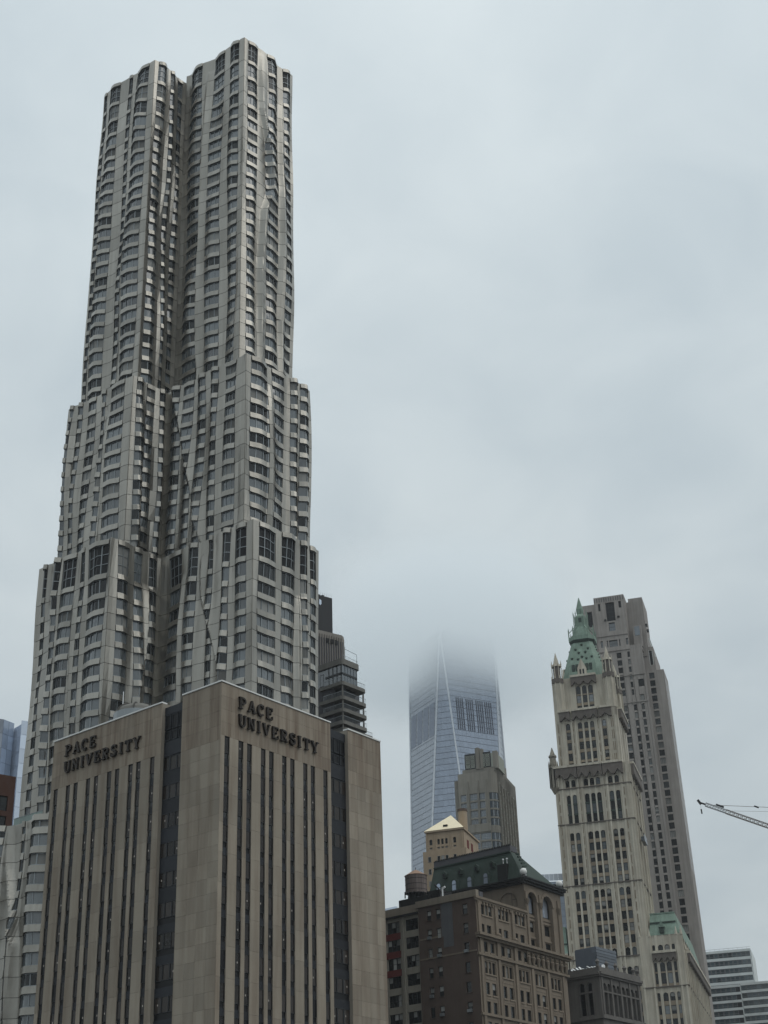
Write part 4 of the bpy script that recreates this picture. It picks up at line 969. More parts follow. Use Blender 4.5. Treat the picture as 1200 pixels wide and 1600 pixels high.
for k in range(4): q.face([a4[k], a4[(k + 1) % 4], b4[(k + 1) % 4], b4[k]], 'copper', .5)
q.face(b4, 'copper', .5); q.build('wing_roof', gw)
q = M(); q.box(W4, 1.0, 9.1, 121.8, 122.2, -2.1, -1.6, 'copper_dark'); q.box(W4, 1.1, 9.0, 124.9, 125.3, -3.4, -3.0, 'copper'); q.build('roof_moulding', gw)
q = M(); q.box(W4, 4.0, 5.4, 118.4, 120.2, -1.5, .0, 'copper_dark'); q.ext(W4, [(3.7, 120.2), (5.7, 120.2), (4.7, 122.3)], -1.6, .25, 'copper'); q.build('dormer', gw)
# left wing, mostly hidden
q = M(); block(q, W4, -36, -25.5, -60, -.3, 0, 114.7, 'terra', None, .4)
a4, b4 = hip(-36, -25.4, .4, 60, 114.7), hip(-34, -26.0, 2.6, 57, 123.5)
q.build('wing_wall', gw); q = M()
for k in range(4): q.face([a4[k], a4[(k + 1) % 4], b4[(k + 1) % 4], b4[k]], 'copper', .5)
q.face(b4, 'copper', .5); q.build('wing_roof', gw)
q = M(); q.box(W4, -36, -25.4, 117.6, 118.0, -1.6, -.9, 'copper_dark'); q.build('roof_moulding', gw)
bag.flush()
fl = thing('gable_scaffold', 'small white scaffold platform on the side roof edge of the gothic tower wing', 'scaffold', tuple(WCb.p(24, 117.0, 0)))
q = M()
for z in (117.1, 118.0, 118.9): q.bar(WCb.p(23.2, z, .3), WCb.p(26.8, z, .3), .16, 'white_metal')
for u in (23.3, 25, 26.7): q.bar(WCb.p(u, 117.0, .3), WCb.p(u, 119.4, .3), .12, 'white_metal')
q.build('frame', fl)
rg = thing('window_cleaning_rig', 'small blue grey cleaning platform hanging on the side wall of the gothic tower', 'platform', tuple(WS.p(9, 151, 1)))
q = M(); q.box(WS, 6.0, 13.2, 149.6, 151.0, .75, 1.9, 'blue_box', .2, True); q.build('cradle', rg)
q = M(); q.box(WS, 6.2, 13.0, 151.0, 152.0, 1.8, 1.86, 'frame_grey', .2); q.build('guard_rail', rg)
for u in (6.4, 12.8):
    q = M(); q.bar(WS.p(u, 151, 1.3), WS.p(u, 170.8, 1.3), .05, 'iron'); q.build('rope', rg)
# ------------------------------------------------------------------ grey limestone residential tower
pk = thing('limestone_tower', 'tall grey brown limestone tower with stepped blocky top, directly behind the green-crowned gothic tower', 'tower', (98, 580, 0))
bag = Bag(pk, 290); LN = .017
W = Wall(98.0, 571.7, 105.5, 1, 1, LN, 228); WB = Wall(106.6, 576.2, 105.5, 1, 1, LN * .75, 252)
m = M(); F_ = 3.28
def col(W_, a, b, z0, z1, mu=1, p=F_, h=2.5, prob=.28):
    k = z1; L_ = []
    while k - h > z0: L_.append((a, b, k - h, k)); k -= p
    return L_
hol = []
for a, b in ((-9.6, -8.1), (-5.0, -3.2), (-1.0, .5), (2.1, 3.7)): hol += col(W, a, b, 60, 227.6)
for a, b in ((-9.6, -8.3), (-5.2, -3.3), (-.8, .2)): hol += col(W, a, b, 229, 250.5, h=2.4)
hol += [(2.2, 4.6, 234.9, 238.1), (2.3, 4.0, 229.0, 231.6)]
holed(m, W, -12.3, 5.4, 60, 251.5, hol, .45, 'taupe')
for h in hol:
    r_ = rnd.random(); dk = h == (2.2, 4.6, 234.9, 238.1)
    window(bag, W, *h, -.38, 'win_black' if dk or r_ < .45 else ('win_dark' if r_ < .8 else 'win'), 'frame_dark', .1, mu=0 if dk else 2, shade=0 if dk or r_ < .68 else rnd.choice((.97, .97, .6)), shm='curtain', sub=False)
# upper block
hu = [(-7.6, -4.0, 264.9, 273.3), (-10.7, -9.8, 269.9, 273.2), (-2.2, -1.1, 270.3, 273.3), (-7.1, -4.5, 260.4, 264.2), (-7.7, -4.2, 253.4, 256.4), (-8.6, -8.1, 253.4, 256.4), (-3.6, -3.1, 253.4, 256.4), (-.8, .1, 253.6, 256.5), (-11.2, -10.2, 253.6, 256.5)]
holed(m, W, -12.3, .3, 251.5, 276.1, hu, .8, 'taupe')
for k, h in enumerate(hu): window(bag, W, *h, -.7, 'win_black' if k < 3 else ('win_blue' if k == 3 else 'win'), 'frame_dark', .14, mu=2 if h[1] - h[0] > 2 else 0, mz=3 if k == 0 else 1, sub=False)
block(m, W, .2, 6.5, -16, -6.2, 250, 274.8, 'taupe', 'roof_grey', .2)
block(m, W, -12.3, .3, -22, -.85, 251, 276.0, 'taupe', 'roof_grey', .5)
block(m, W, -12.3, 4.9, -30, -.5, 0, 251.5, 'taupe', None, .5)
m.box(W, .3, 5.3, 251.5, 253.2, -6, 0, 'taupe'); m.box(W, 2.2, 5.6, 253.2, 262.5, -5, -2.6, 'taupe', .4); m.box(W, 2.9, 5.0, 258, 262, -2.6, -2.5, 'win_blue')
# left shoulder
hs = [(-15.7, -13.6, 263.5, 270.5)]
holed(m, W, -17.6, -12.3, 100, 273.5, hs, .8, 'taupe', -.6); window(bag, W, *hs[0], -1.3, 'win_black', 'frame_dark', .2, mu=2, mz=2, sub=False)
block(m, W, -17.6, -12.3, -22, -1.41, 100, 273.5, 'taupe', None, .6)
# right bay, set back
hb = [(-3.2, -.9, 264.8, 272.4), (-3.5, -1.6, 258.6, 261.6)]; Wb2 = WB
hb2 = []
for z in range(3): hb2.append((-3.6, -1.6, 254.8 - 3.5 * z - 2.7, 254.8 - 3.5 * z))
holed(m, WB, -5.9, 0, 243.4, 276.5, hb + hb2[:1], .7, 'taupe'); block(m, WB, -5.9, -.02, -16, -.75, 243.4, 276.4, 'taupe', 'roof_grey', .4)
window(bag, WB, *hb[0], -.6, 'win_black', 'frame_dark', .14, mu=3, sub=False); window(bag, WB, *hb[1], -.6, 'win_blue', 'frame_dark', .1, mu=1, sub=False); window(bag, WB, *hb2[0], -.6, 'win', 'frame_dark', .1, mu=1, sub=False)
hc = col(WB, -.9, 1.2, 60, 242.6)
WBf = Wall(106.6, 576.2, 105.5, 1, 1, LN * .75, 252)
holed(m, WBf, -5.9, 5.2, 60, 243.5, hc, .45, 'taupe'); block(m, WBf, -5.9, 4.2, -15, -1.0, 0, 243.5, 'taupe', None, .5)
for h in hc:
    r_ = rnd.random(); window(bag, WBf, *h, -.38, 'win_black' if r_ < .4 else ('win_dark' if r_ < .8 else 'win'), 'frame_dark', .1, mu=2, shade=0 if r_ < .75 else .97, shm='curtain', sub=False)
# side face
block(m, WBf, 4.0, 5.19, -15, -.03, 0, 243.45, 'taupe', 'roof_grey', .6)
for u in (2, 6.5, 11):
    for k in range(24):
        q = M(); z = 238 - F_ * k; q.face([WBf.p(5.2, z, -u), WBf.p(5.2, z, -u - 1.6), WBf.p(5.2, z + 2.3, -u - 1.6), WBf.p(5.2, z + 2.3, -u)], 'win_dark', rnd.random()); bag.add('side_window', q)
WM = WBf
m.build('wall', pk)
q = M(); holed(q, WM, .0, 2.2, 243, 253.9, [(.25, 1.45, 246.0, 252.2)], .9, 'taupe', -.02); block(q, WM, .02, 2.17, -23, -.95, 240, 253.8, 'taupe', None, .5); q.build('shoulder', pk)
q = M(); q.box(WM, .2, 1.5, 245.9, 252.3, -.94, -.86, 'win_black', .2); q.box(WM, .1, .25, 245.8, 252.4, -.3, .05, 'white_band'); q.box(WM, 1.45, 1.58, 245.8, 252.4, -.3, .05, 'white_band'); q.build('tall_opening', pk)
for z in (251.4, 258.2, 228.4, 240.0):
    q = M(); q.box(W, -12.4, .4 if z > 250 else 5.3, z, z + .3, 0, .3, 'white_band' if False else 'taupe', .9); q.build('string_course', pk)
for k in range(13):
    q = M(); u = -12.1 + k * .98; q.box(W, u, u + .3, 273.9, 275.6, -.01, .12, 'roof_grey'); q.build('parapet_notch', pk)
for u, z in ((-8.7, 265.2), (-3.2, 266.0)):
    q = M(); q.box(W, u, u + .9, z, z + .5, 0, .7, 'iron'); q.build('floodlight', pk)
for u, z in ((-.1, 263.8), (.3, 261.2)):
    q = M(); q.box(WB, u, u + .9, z, z + .8, -2.2, -.6, 'iron', .5, True); q.build('floodlight', pk)
q = M()
for k in range(3): q.bar(WB.p(.4 + .25 * k, 259, -3), WB.p(2.2 + .2 * k, 250.5, -3 - .3 * k), .18, 'white_band')
q.build('flue', pk)
bag.flush()
# ------------------------------------------------------------------ brick building with terracotta front and green mansard
MS = 1.35
WB_ = Wall(11.1, 214.7, 36, 1, MS); WBL = Wall(11.1, 214.7, -52, -1, MS)
br = thing('brick_building', 'dark brick and brown terracotta building with dark green mansard roof on its tall corner block', 'building', (15, 289.8, 0))
bag = Bag(br); m = M()
# brick side wall
hs = []
for a, b in ((7.98, 8.72), (6.32, 7.09)):
    for k in range(8): hs.append((a, b, 69.36 - 2.69 * k - 1.4, 69.36 - 2.69 * k))
for k in range(8): hs.append((1.5, 2.35, 69.3 - 2.69 * k - 1.4, 69.3 - 2.69 * k))
holed(m, WBL, 0, 10.3, 46, 70.05, hs, .3, 'brick')
for k, h in enumerate(hs):
    sh = 0 if rnd.random() < .12 else rnd.choice((.45, .5, .97)) if k < 16 else rnd.choice((0, .4))
    window(bag, WBL, *h, -.25, 'win_dark', 'frame_dark', .07, mz=1, shade=sh, shm='shade' if k < 16 else 'curtain')
    q = M(); q.box(WBL, h[0] - .08, h[1] + .08, h[2] - .12, h[2], 0, .1, 'tan_stone' if False else 'brick', .9); q.box(WBL, h[0] - .1, h[1] + .1, h[3], h[3] + .22, 0, .03, 'brick', .1); bag.add('sill', q)
m.box(WBL, 0, 10.3, 15, 46, -.4, 0, 'brick', .4)
m.build('brick_wall', br)
q = M(); q.box(WBL, 4.15, 5.9, 63.8, 69.95, 0, .012, 'brick_grey', .3); q.box(WBL, 5.9, 6.2, 65.4, 69.9, 0, .010, 'brick_grey', .8); q.build('grey_patch', br)
for a, b, z in ((.2, 10.2, 62.55), (6.9, 10.2, 65.35)):
    q = M(); q.box(WBL, a, b, z, z + .22, 0, .06, 'tan_stone', .2); q.build('stone_band', br)
q = M(); q.box(WBL, -.3, 10.55, 70.05, 71.0, -.6, .35, 'buff', .4); q.build('cornice', br)
# terracotta front
f = M(); hf = []
PB = 4.45; ub = [1.45 + PB * k for k in range(5)]
for u in ub:
    hf.append((u, u + 2.7, 59.65, 61.3))
    for z in (58.45, 55.9, 53.2, 50.6): hf += [(u + .05, u + .95, z - 1.65, z), (u + 1.65, u + 2.65, z - 1.65, z)]
    hf += [(u + .1, u + 1.0, 62.6, 64.0), (u + 1.75, u + 2.7, 62.6, 64.0)]
for u in ub[:3]:
    hf.append((u - .1, u + 2.6, 67.75, 69.2)); hf += [(u - .35, u + .5, 65.15, 66.45), (u + 1.15, u + 2.25, 65.15, 66.45)]
hl = [h for h in hf if h[3] < 62]; hm = [h for h in hf if 62 < h[3] < 64.2]; hu = [h for h in hf if h[3] > 64.2]
holed(f, WB_, 0, 24.0, 46, 62.0, hl, .35, 'tan_stone'); holed(f, WB_, 0, 24.0, 62.0, 64.3, hm, .5, 'tan_stone')
holed(f, WB_, 0, 13.4, 64.3, 70.0, hu, .35, 'tan_stone')
f.box(WB_, 0, 24.0, 15, 46, -.4, 0, 'tan_stone', .4)
for h in hf:
    wide = h[1] - h[0] > 2
    if wide:
        w = (h[1] - h[0]) / 3
        for j in range(3): window(bag, WB_, h[0] + w * j + .03, h[0] + w * (j + 1) - .03, h[2], h[3], -.3, 'win_black' if j != 1 else 'win_dark', 'frame_dark', .06, mz=1, shade=(.5 if rnd.random() < .3 else .0) if j != 1 else rnd.choice((.5, .97)), shm='curtain')
        q = M()
        for x in (h[0] + w, h[0] + 2 * w): q.box(WB_, x - .14, x + .14, h[2], h[3], -.34, -.02, 'tan_stone')
        q.build('colonnette', br)
    else: window(bag, WB_, *h, -.3, 'win_black' if rnd.random() < .7 else 'win_dark', 'frame_dark', .06, mz=1, shade=.5 if rnd.random() < .22 else 0, shm='curtain')
    q = M(); q.box(WB_, h[0] - .12, h[1] + .12, h[2] - .2, h[2], 0, .16, 'tan_stone', .95); bag.add('sill', q)
for u in ub:
    q = M(); q.box(WB_, u - .28, u - .12, 54.2, 61.65, 0, .12, 'tan_stone', .98); q.box(WB_, u + 2.82, u + 2.98, 54.2, 61.65, 0, .12, 'tan_stone', .98); q.box(WB_, u - .12, u + 2.82, 61.5, 61.65, 0, .12, 'tan_stone', .98); q.build('bay_frame', br)
    for z in (59.0, 56.35):
        q = M(); q.box(WB_, u, u + 2.7, z - .15, z + .12, 0, .05, 'tan_stone', .3); q.build('panel_moulding', br)
for k in range(6):
    u = .35 + PB * k - (.2 if k == 5 else 0)
    if u > 23.4: u = 23.3
    q = M(); q.box(WB_, u, u + .55, 46, 61.9, 0, .3, 'tan_stone'); q.build('pier', br)
    if k < 3: q = M(); q.box(WB_, u - .1, u + .6, 65.0, 69.6, 0, .3, 'tan_stone'); q.build('pier', br)
for a, b, z0, z1, d in ((-.3, 24.4, 61.95, 62.3, .45), (-.5, 24.7, 64.3, 64.62, .7), (-.6, 24.9, 64.62, 65.0, 1.15), (-.35, 13.4, 69.55, 69.8, .3), (-.4, 13.5, 69.8, 70.15, .5), (-.2, 24.3, 53.9, 54.25, .4)):
    q = M(); q.box(WB_, a, b, z0, z1, 0, d, 'tan_stone', .6); q.build('cornice', br)
for k in range(17):
    q = M(); u = .2 + k * .78; q.box(WB_, u, u + .3, 69.15, 69.5, 0, .3, 'tan_stone'); q.build('bracket', br)
# row of figures holding the cornice on the right half, plain pilasters on the left
for k in range(9):
    u = 12.9 + k * 1.33; q = M(); p = WB_.p(u, 0, .35); z = lambda s_: EYE + (s_ - EYE) * MS
    q.cone(p[0], p[1], z(62.35), z(62.9), .22, .34, 8, 'tan_stone', .4); q.cone(p[0], p[1], z(62.9), z(63.4), .34, .52, 8, 'tan_stone', .4); q.cone(p[0], p[1], z(63.4), z(63.62), .52, .2, 8, 'tan_stone', .4)
    q.sphere((p[0], p[1], z(63.85)), .27, 'tan_stone', 8, 6); q.bar(WB_.p(u - .35, 63.35, .4), WB_.p(u - .28, 64.2, .5), .2, 'tan_stone'); q.bar(WB_.p(u + .35, 63.35, .4), WB_.p(u + .28, 64.2, .5), .2, 'tan_stone')
    q.build('figure', br)
for u in (.35, 4.75, 9.3):
    q = M(); q.box(WB_, u - .1, u + .7, 62.3, 64.3, 0, .35, 'tan_stone'); q.build('pilaster', br)
for u in (4.2, 8.7):
    q = M(); p = WB_.p(u + .6, 0, .75); q.sphere((p[0], p[1], EYE + (65.2 - EYE) * MS), .45, 'tan_stone', 8, 6); q.build('urn', br)
# tall corner block with two deep arches
ha = [(14.05, 16.75, 65.1, 73.3), (18.35, 21.3, 65.1, 73.4)]
holed(f, WB_, 13.4, 24.0, 64.3, 74.3, ha, .85, 'tan_stone')
for a, b, c, d_ in ha:
    arch_fill(f, WB_, a, b, d_, -.85, -.002, 'tan_stone')
    q = M(); n_ = 10; r1 = (b - a) / 2; cu, cz = (a + b) / 2, d_ - r1
    for i in range(n_):
        a0, a1 = math.pi * i / n_, math.pi * (i + 1) / n_
        P_ = lambda r_, t_: (cu + r_ * math.cos(t_), cz + r_ * math.sin(t_))
        q.ext(WB_, [P_(r1, a0), P_(r1 + .42, a0), P_(r1 + .42, a1), P_(r1, a1)], 0, .18, 'tan_stone', .25)
    q.build('arch_moulding', br)
    # wall inside the arch with windows
    hw = [(a + .15, a + .85, 65.35, 66.45), (a + 1.25, b - .25, 65.35, 66.45), (a + .15, a + .85, 67.55, 69.05), (a + 1.25, b - .25, 67.55, 69.05)]
    holed(f, WB_, a, b, 65.1, 70.2, hw, .3, 'tan_stone', -.85)
    for h in hw: window(bag, WB_, *h, -1.1, 'win_black', 'frame_dark', .06, mz=1, shade=.5 if rnd.random() < .3 else 0, shm='curtain')
    for z in (66.6, 69.2, 69.7):
        q = M(); q.box(WB_, a, b, z, z + .3, -.85, -.68, 'tan_stone', .7); q.build('belt', br)
    window(bag, WB_, a + .12, b - .12, 70.3, d_ - .1, -1.1, 'pale_glass', 'frame_dark', .1, mu=1, mz=0, arch=True, name='arched_window')
for u in (13.45, 17.3, 22.6):
    q = M(); q.box(WB_, u + .05, u + .6, 65.05, 73.2, 0, .28, 'tan_stone'); p = WB_.p(u + .3, 0, .2); q.cone(p[0], p[1], EYE + (71.2 - EYE) * MS, EYE + (72.0 - EYE) * MS, .3, .6, 8, 'tan_stone', .9); q.build('pier', br)
WM_ = Wall(19.09, 225.70, -52, -1, MS); WMf = Wall(19.09, 225.70, 36, 1, MS)
holed(f, WM_, 0, 18.3, 60, 74.3, [(1.5, 4.6, 71.2, 73.4)], .4, 'tan_stone', 0)
arch_fill(f, WM_, 1.5, 4.6, 73.4, -.4, -.002, 'tan_stone', 1.4)
window(bag, WM_, 1.5, 4.6, 71.2, 73.4, -.35, 'win_dark', 'frame_dark', .1, mu=2, mz=1, name='lunette_window')
f.prism(ccw([WMf.p(0, 0, -.9)[:2], WMf.p(10.6, 0, -.9)[:2], WMf.p(10.6, 0, -24)[:2], WMf.p(0, 0, -24)[:2]]) if False else ccw([WB_.p(13.9, 0, -1.3)[:2], WB_.p(24.0, 0, -1.3)[:2], WB_.p(24.0, 0, -24.5)[:2], WB_.p(13.9, 0, -24.5)[:2]]), 0, EYE + (74.2 - EYE) * MS, 'tan_stone', .3)
f.prism(ccw([WB_.p(.6, 0, -.6)[:2], WB_.p(13.4, 0, -.6)[:2], WB_.p(13.4, 0, -13.5)[:2], WB_.p(1.3, 0, -13.5)[:2]]), 0, EYE + (69.8 - EYE) * MS, 'brick', .3, None, 'roof_grey')
f.build('terracotta_wall', br)
# eaves, mansard, dormers
for W_, L_ in ((WM_, 18.2), (WMf, 11.1)):
    for (z0, z1, d) in ((74.3, 74.65, .5), (74.65, 74.95, .95), (74.95, 75.15, 1.2)):
        q = M(); q.box(W_, -.7 if W_ is WMf else 0, L_, z0, z1, -.5, d, 'iron', .5); q.build('eave', br)
q = M(); Z = lambda s_: EYE + (s_ - EYE) * MS
base = [WM_.p(0, 75.1, -.1), WM_.p(18.1, 75.1, -.1), (*WMf.p(10.9, 0, -24.4)[:2], Z(75.1)), (*WMf.p(10.9, 0, -.1)[:2], Z(75.1))]
u_ = lambda a, b, z: (*[WMf.o[i] + WMf.t[i] * a * MS + WM_.t[i] * b * MS for i in (0, 1)], Z(z))
base = [u_(.1, .1, 75.1), u_(.1, 18.1, 75.1), u_(10.8, 18.1, 75.1), u_(10.8, .1, 75.1)]
top = [u_(1.35, 2.9, 79.9), u_(1.35, 17.6, 79.9), u_(3.2, 17.6, 79.9), u_(3.2, 2.9, 79.9)]
for k in range(4): q.face([base[k], base[(k + 1) % 4], top[(k + 1) % 4], top[k]], 'copper_dark', .5)
q.face(top, 'roof_grey', .5); mr = q.build('mansard_roof', br)
WT = Wall(*[c_ / MS for c_ in u_(1.35, 2.9, 0)[:2]], -52, -1, MS); WTf = Wall(*[c_ / MS for c_ in u_(1.35, 2.9, 0)[:2]], 36, 1, MS)
q = M(); q.box(WT, 0, 14.7, 79.85, 80.05, -.2, .25, 'copper_dark'); q.box(WT, 0, 14.7, 80.05, 80.95, -.3, .0, 'roof_grey', .8); q.box(WTf, 0, 1.85, 80.05, 80.95, -.3, 0, 'roof_grey', .8)
for k in range(46): q.box(WT, k * .32, k * .32 + .18, 80.95, 81.2, -.25, -.1, 'iron')
q.box(WT, 0, 14.7, 80.92, 81.0, -.35, .08, 'iron'); q.build('roof_cresting', br)
def rise(z): return (z - 75.1) / 4.8 * 1.25 * MS
for uc in (4.0 + 2.9, 9.95, 12.9, 15.9):
    q = M(); d0 = .05
    q.box(WM_, uc - .62, uc + .62, 75.3, 76.7, -2.2, d0, 'copper_dark', .7)
    for i in range(6):
        a0, a1 = math.pi * i / 6, math.pi * (i + 1) / 6; P_ = lambda t_: (uc + .62 * math.cos(t_), 76.7 + .62 * math.sin(t_))
        q.ext(WM_, [(uc, 76.7), P_(a0), P_(a1)], -2.4, d0, 'copper_dark', .3)
    o = q.build('dormer', mr); q = M(); n_ = 7
    pts = [(uc - .36, 75.5), (uc + .36, 75.5)] + [(uc + .36 * math.cos(math.pi * i / n_), 76.7 + .36 * math.sin(math.pi * i / n_)) for i in range(n_ + 1)]
    q.face([WM_.p(a, b, d0 + .03) for a, b in pts], 'pale_glass_d'); q.bar(WM_.p(uc - .36, 76.4, d0 + .05), WM_.p(uc + .36, 76.4, d0 + .05), .08, 'frame_dark'); q.build('dormer_window', br)
for uc in (5.9, 8.85, 12.0, 15.0):
    q = M(); z = 78.2; d0 = -rise(z) + .75; q.ext(WM_, [(uc - .35, z - .35), (uc + .35, z - .35), (uc + .42, z + .3), (uc, z + .7), (uc - .42, z + .3)], d0 - 1, d0, 'copper_dark', .9)
    q.box(WM_, uc - .16, uc + .16, z - .25, z + .25, d0, d0 + .03, 'win_black'); q.build('vent', br)
q = M(); q.box(WM_, 3.05, 4.75, 75.3, 77.95, -2.6, -.15, 'iron', .9); q.build('roof_door', br)
q = M()
for uc in (3.4, 4.1): q.bar(WM_.p(uc, 78.0, -1.2), WM_.p(uc, 78.7, -1.2), .12, 'white_metal'); p = WM_.p(uc, 78.8, -1.2); q.sphere(p, .22, 'white_metal', 8, 5)
q.build('vent_pipe', br)
for k, (a, lab) in enumerate(((-.1, 0), (10.35, 0))):
    q = M(); p = WMf.p(a, 0, .1); q.cone(p[0], p[1], Z(75.1), Z(75.6), .75, .35, 10, 'iron'); q.build('finial_base', br)
    q = M(); q.sphere((p[0], p[1], Z(76.05)), .72, 'globe', 16, 10); o = q.build('ball_finial', br, True)
q = M()
for k in range(5): q.bar(WMf.p(.6, 77.0 + .55 * k, -.5 - .35 * k), WMf.p(1.4, 77.2 + .5 * k, -.3 - .4 * k), .35, 'copper_dark')
q.bar(WMf.p(.2, 75.4, .3), WMf.p(.4, 76.6, .2), .3, 'white_metal'); q.build('roof_ornament', br)
for h in [hs[i] for i in (1, 4, 6, 10, 13, 18, 21)]:
    q = M(); q.box(WBL, h[0] + .08, h[1] - .08, h[2] + .02, h[2] + .42, -.1, .42, 'frame_grey', .3); q.build('air_conditioner', br)
q = M()
for u, w, h_ in ((1.5, .8, .7), (3.4, .5, 1.1), (8.6, .9, .8)):
    block(q, WBL, u, u + w, -5.5, -4.4, 69.8, 70.9 + h_, 'roof_grey')
q.build('roof_vent', br)
bag.flush()

# ------------------------------------------------------------------ loft building left of it
lf = thing('loft_building', 'beige loft building with wide dark windows and red panels squeezed against the university building', 'building', (-2, 303, 0))
bag = Bag(lf); m = M(); hs = []
WLo = WBL.shifted(-.25)
for a, b in ((10.55, 12.9), (13.95, 16.3), (17.4, 19.7)):
    for k in range(8): z = 68.85 - 2.6 * k; hs.append((a, b, z - 1.65, z))
holed(m, WLo, 10.3, 21, 46, 69.6, hs, .4, 'beige'); m.box(WLo, 10.3, 21, 0, 46, -.4, 0, 'beige', .5)
block(m, WLo, 10.32, 21, -18, -.5, 0, 69.6, 'beige', 'roof_grey', .4); m.build('wall', lf)
for h in hs:
    w = (h[1] - h[0]) / 3
    for j in range(3): window(bag, WLo, h[0] + w * j + .02, h[0] + w * (j + 1) - .02, h[2], h[3], -.3, 'win_dark' if rnd.random() < .6 else 'win_black', 'frame_dark', .08, mz=1, shade=0 if rnd.random() < .55 else rnd.choice((.5, .97)), shm='shade' if rnd.random() < .5 else 'curtain')
    if h[0] > 13 and h[0] < 14 and h[3] > 62:
        q = M(); q.box(WLo, h[0] - .2, h[1] + .2, h[2] - .95, h[2], -.1, .06, 'brick_red'); q.build('red_panel', lf)
q = M(); q.box(WLo, 10.35, 21, 69.6, 70.75, -.6, .3, 'buff', .3); q.box(WLo, 10.35, 21, 69.35, 69.6, -.2, .55, 'iron', .3); q.build('cornice', lf)
for u in (13.15, 16.6):
    q = M(); q.box(WLo, u, u + .5, 46, 69.3, 0, .25, 'beige'); q.build('pier', lf)
bag.flush()
tk = thing('water_tank', 'round wooden rooftop water tank with shallow conical roof beside the green mansard', 'water tank', (3.95, 305, Z(71.5)))
cx_, cy_ = 3.95, 305.1
for k in range(24):
    q = M(); a0, a1 = 2 * math.pi * k / 24 + .01, 2 * math.pi * (k + 1) / 24 - .01; r_ = 2.2
    p = [(cx_ + r_ * math.cos(a), cy_ + r_ * math.sin(a)) for a in (a0, a1)]; p2 = [(cx_ + (r_ - .15) * math.cos(a), cy_ + (r_ - .15) * math.sin(a)) for a in (a1, a0)]
    q.prism(ccw(p + p2), Z(73.35), Z(76.0), 'tank'); q.build('stave', tk)
q = M(); q.cone(cx_, cy_, Z(73.36), Z(75.9), 2.07, 2.07, 20, 'roof_grey'); q.build('inner_shell', tk)
for z in (73.8, 74.6, 75.4):
    q = M(); q.cone(cx_, cy_, Z(z), Z(z) + .09, 2.24, 2.24, 24, 'iron'); q.build('hoop', tk)
q = M(); q.cone(cx_, cy_, Z(76.0), Z(76.75), 2.35, .7, 20, 'tank_roof'); q.cone(cx_, cy_, Z(76.75), Z(76.95), .7, .1, 12, 'tank_roof'); q.bar((cx_, cy_, Z(76.9)), (cx_, cy_, Z(77.3)), .12, 'iron'); q.build('conical_roof', tk)
q = M()
for x, y in ((-1.6, -1.6), (1.6, -1.6), (1.6, 1.6), (-1.6, 1.6)): q.bar((cx_ + x, cy_ + y, Z(69.9)), (cx_ + x, cy_ + y, Z(73.2)), .3, 'iron')
for i in range(7): q.bar((cx_ - 2.3 + i * .75, cy_ - 2.3, Z(73.2)), (cx_ - 2.3 + i * .75, cy_ + 2.3, Z(73.2)), .25, 'iron')
q.build('support_frame', tk)
rs = thing('roof_shed', 'black plant housing and gantry under the water tank on the loft roof', 'roof plant', tuple(WLo.p(13, 70.7, -3)))
q = M(); block(q, WLo, 9.6, 15.2, -6.5, -2.2, 69.7, 72.3, 'iron', None, .4); block(q, WLo, 8.0, 10.2, -7.0, -3.0, 70.8, 72.9, 'iron', None, .7); q.build('housing', rs)
q = M(); block(q, WLo, 12.9, 13.9, -4.5, -3.5, 72.3, 73.2, 'iron', None, .4); q.bar(WLo.p(12.8, 73.25, -4), WLo.p(14.0, 73.35, -4), .35, 'iron'); q.build('fan_unit', rs)
q = M()
for k in range(9):
    a = WLo.p(2.0 + k * .85, 71.0, -2.5); q.bar(a, (a[0], a[1], a[2] + 1.5), .09, 'iron')
q.bar(WLo.p(2.0, 72.1, -2.5), WLo.p(8.8, 72.1, -2.5), .1, 'iron'); q.bar(WLo.p(6.2, 71.0, -2.5), WLo.p(8.6, 73.6, -2.5), .22, 'iron'); q.build('guard_rail', rs)
rp_ = thing('white_vent_pipe', 'small white vent pipe standing on the brick roof in front of the mansard', 'pipe', tuple(WBL.p(6.2, 71, -1)))
q = M(); a = WBL.p(6.35, 71.0, -1.2); q.bar(a, (a[0], a[1], a[2] + 2.0), .3, 'white_metal'); q.bar((a[0], a[1], a[2] + 1.9), (a[0] + .5, a[1] - .3, a[2] + 2.2), .34, 'white_metal'); q.build('pipe', rp_)
fb = thing('far_rooftop', 'grey rooftop with pale parapet just right of the university building edge', 'building', (-3, 330, 0))
q = M(); W = Wall(-1.9, 244.0, -52, -1, MS); block(q, W, -2.2, 6, -12, 0, 0, 74.2, 'roof_grey', None, .6); q.build('wall', fb)
q = M(); q.box(W, -2.2, 6, 74.2, 75.4, -.4, .1, 'pale_glass'); q.build('parapet', fb)

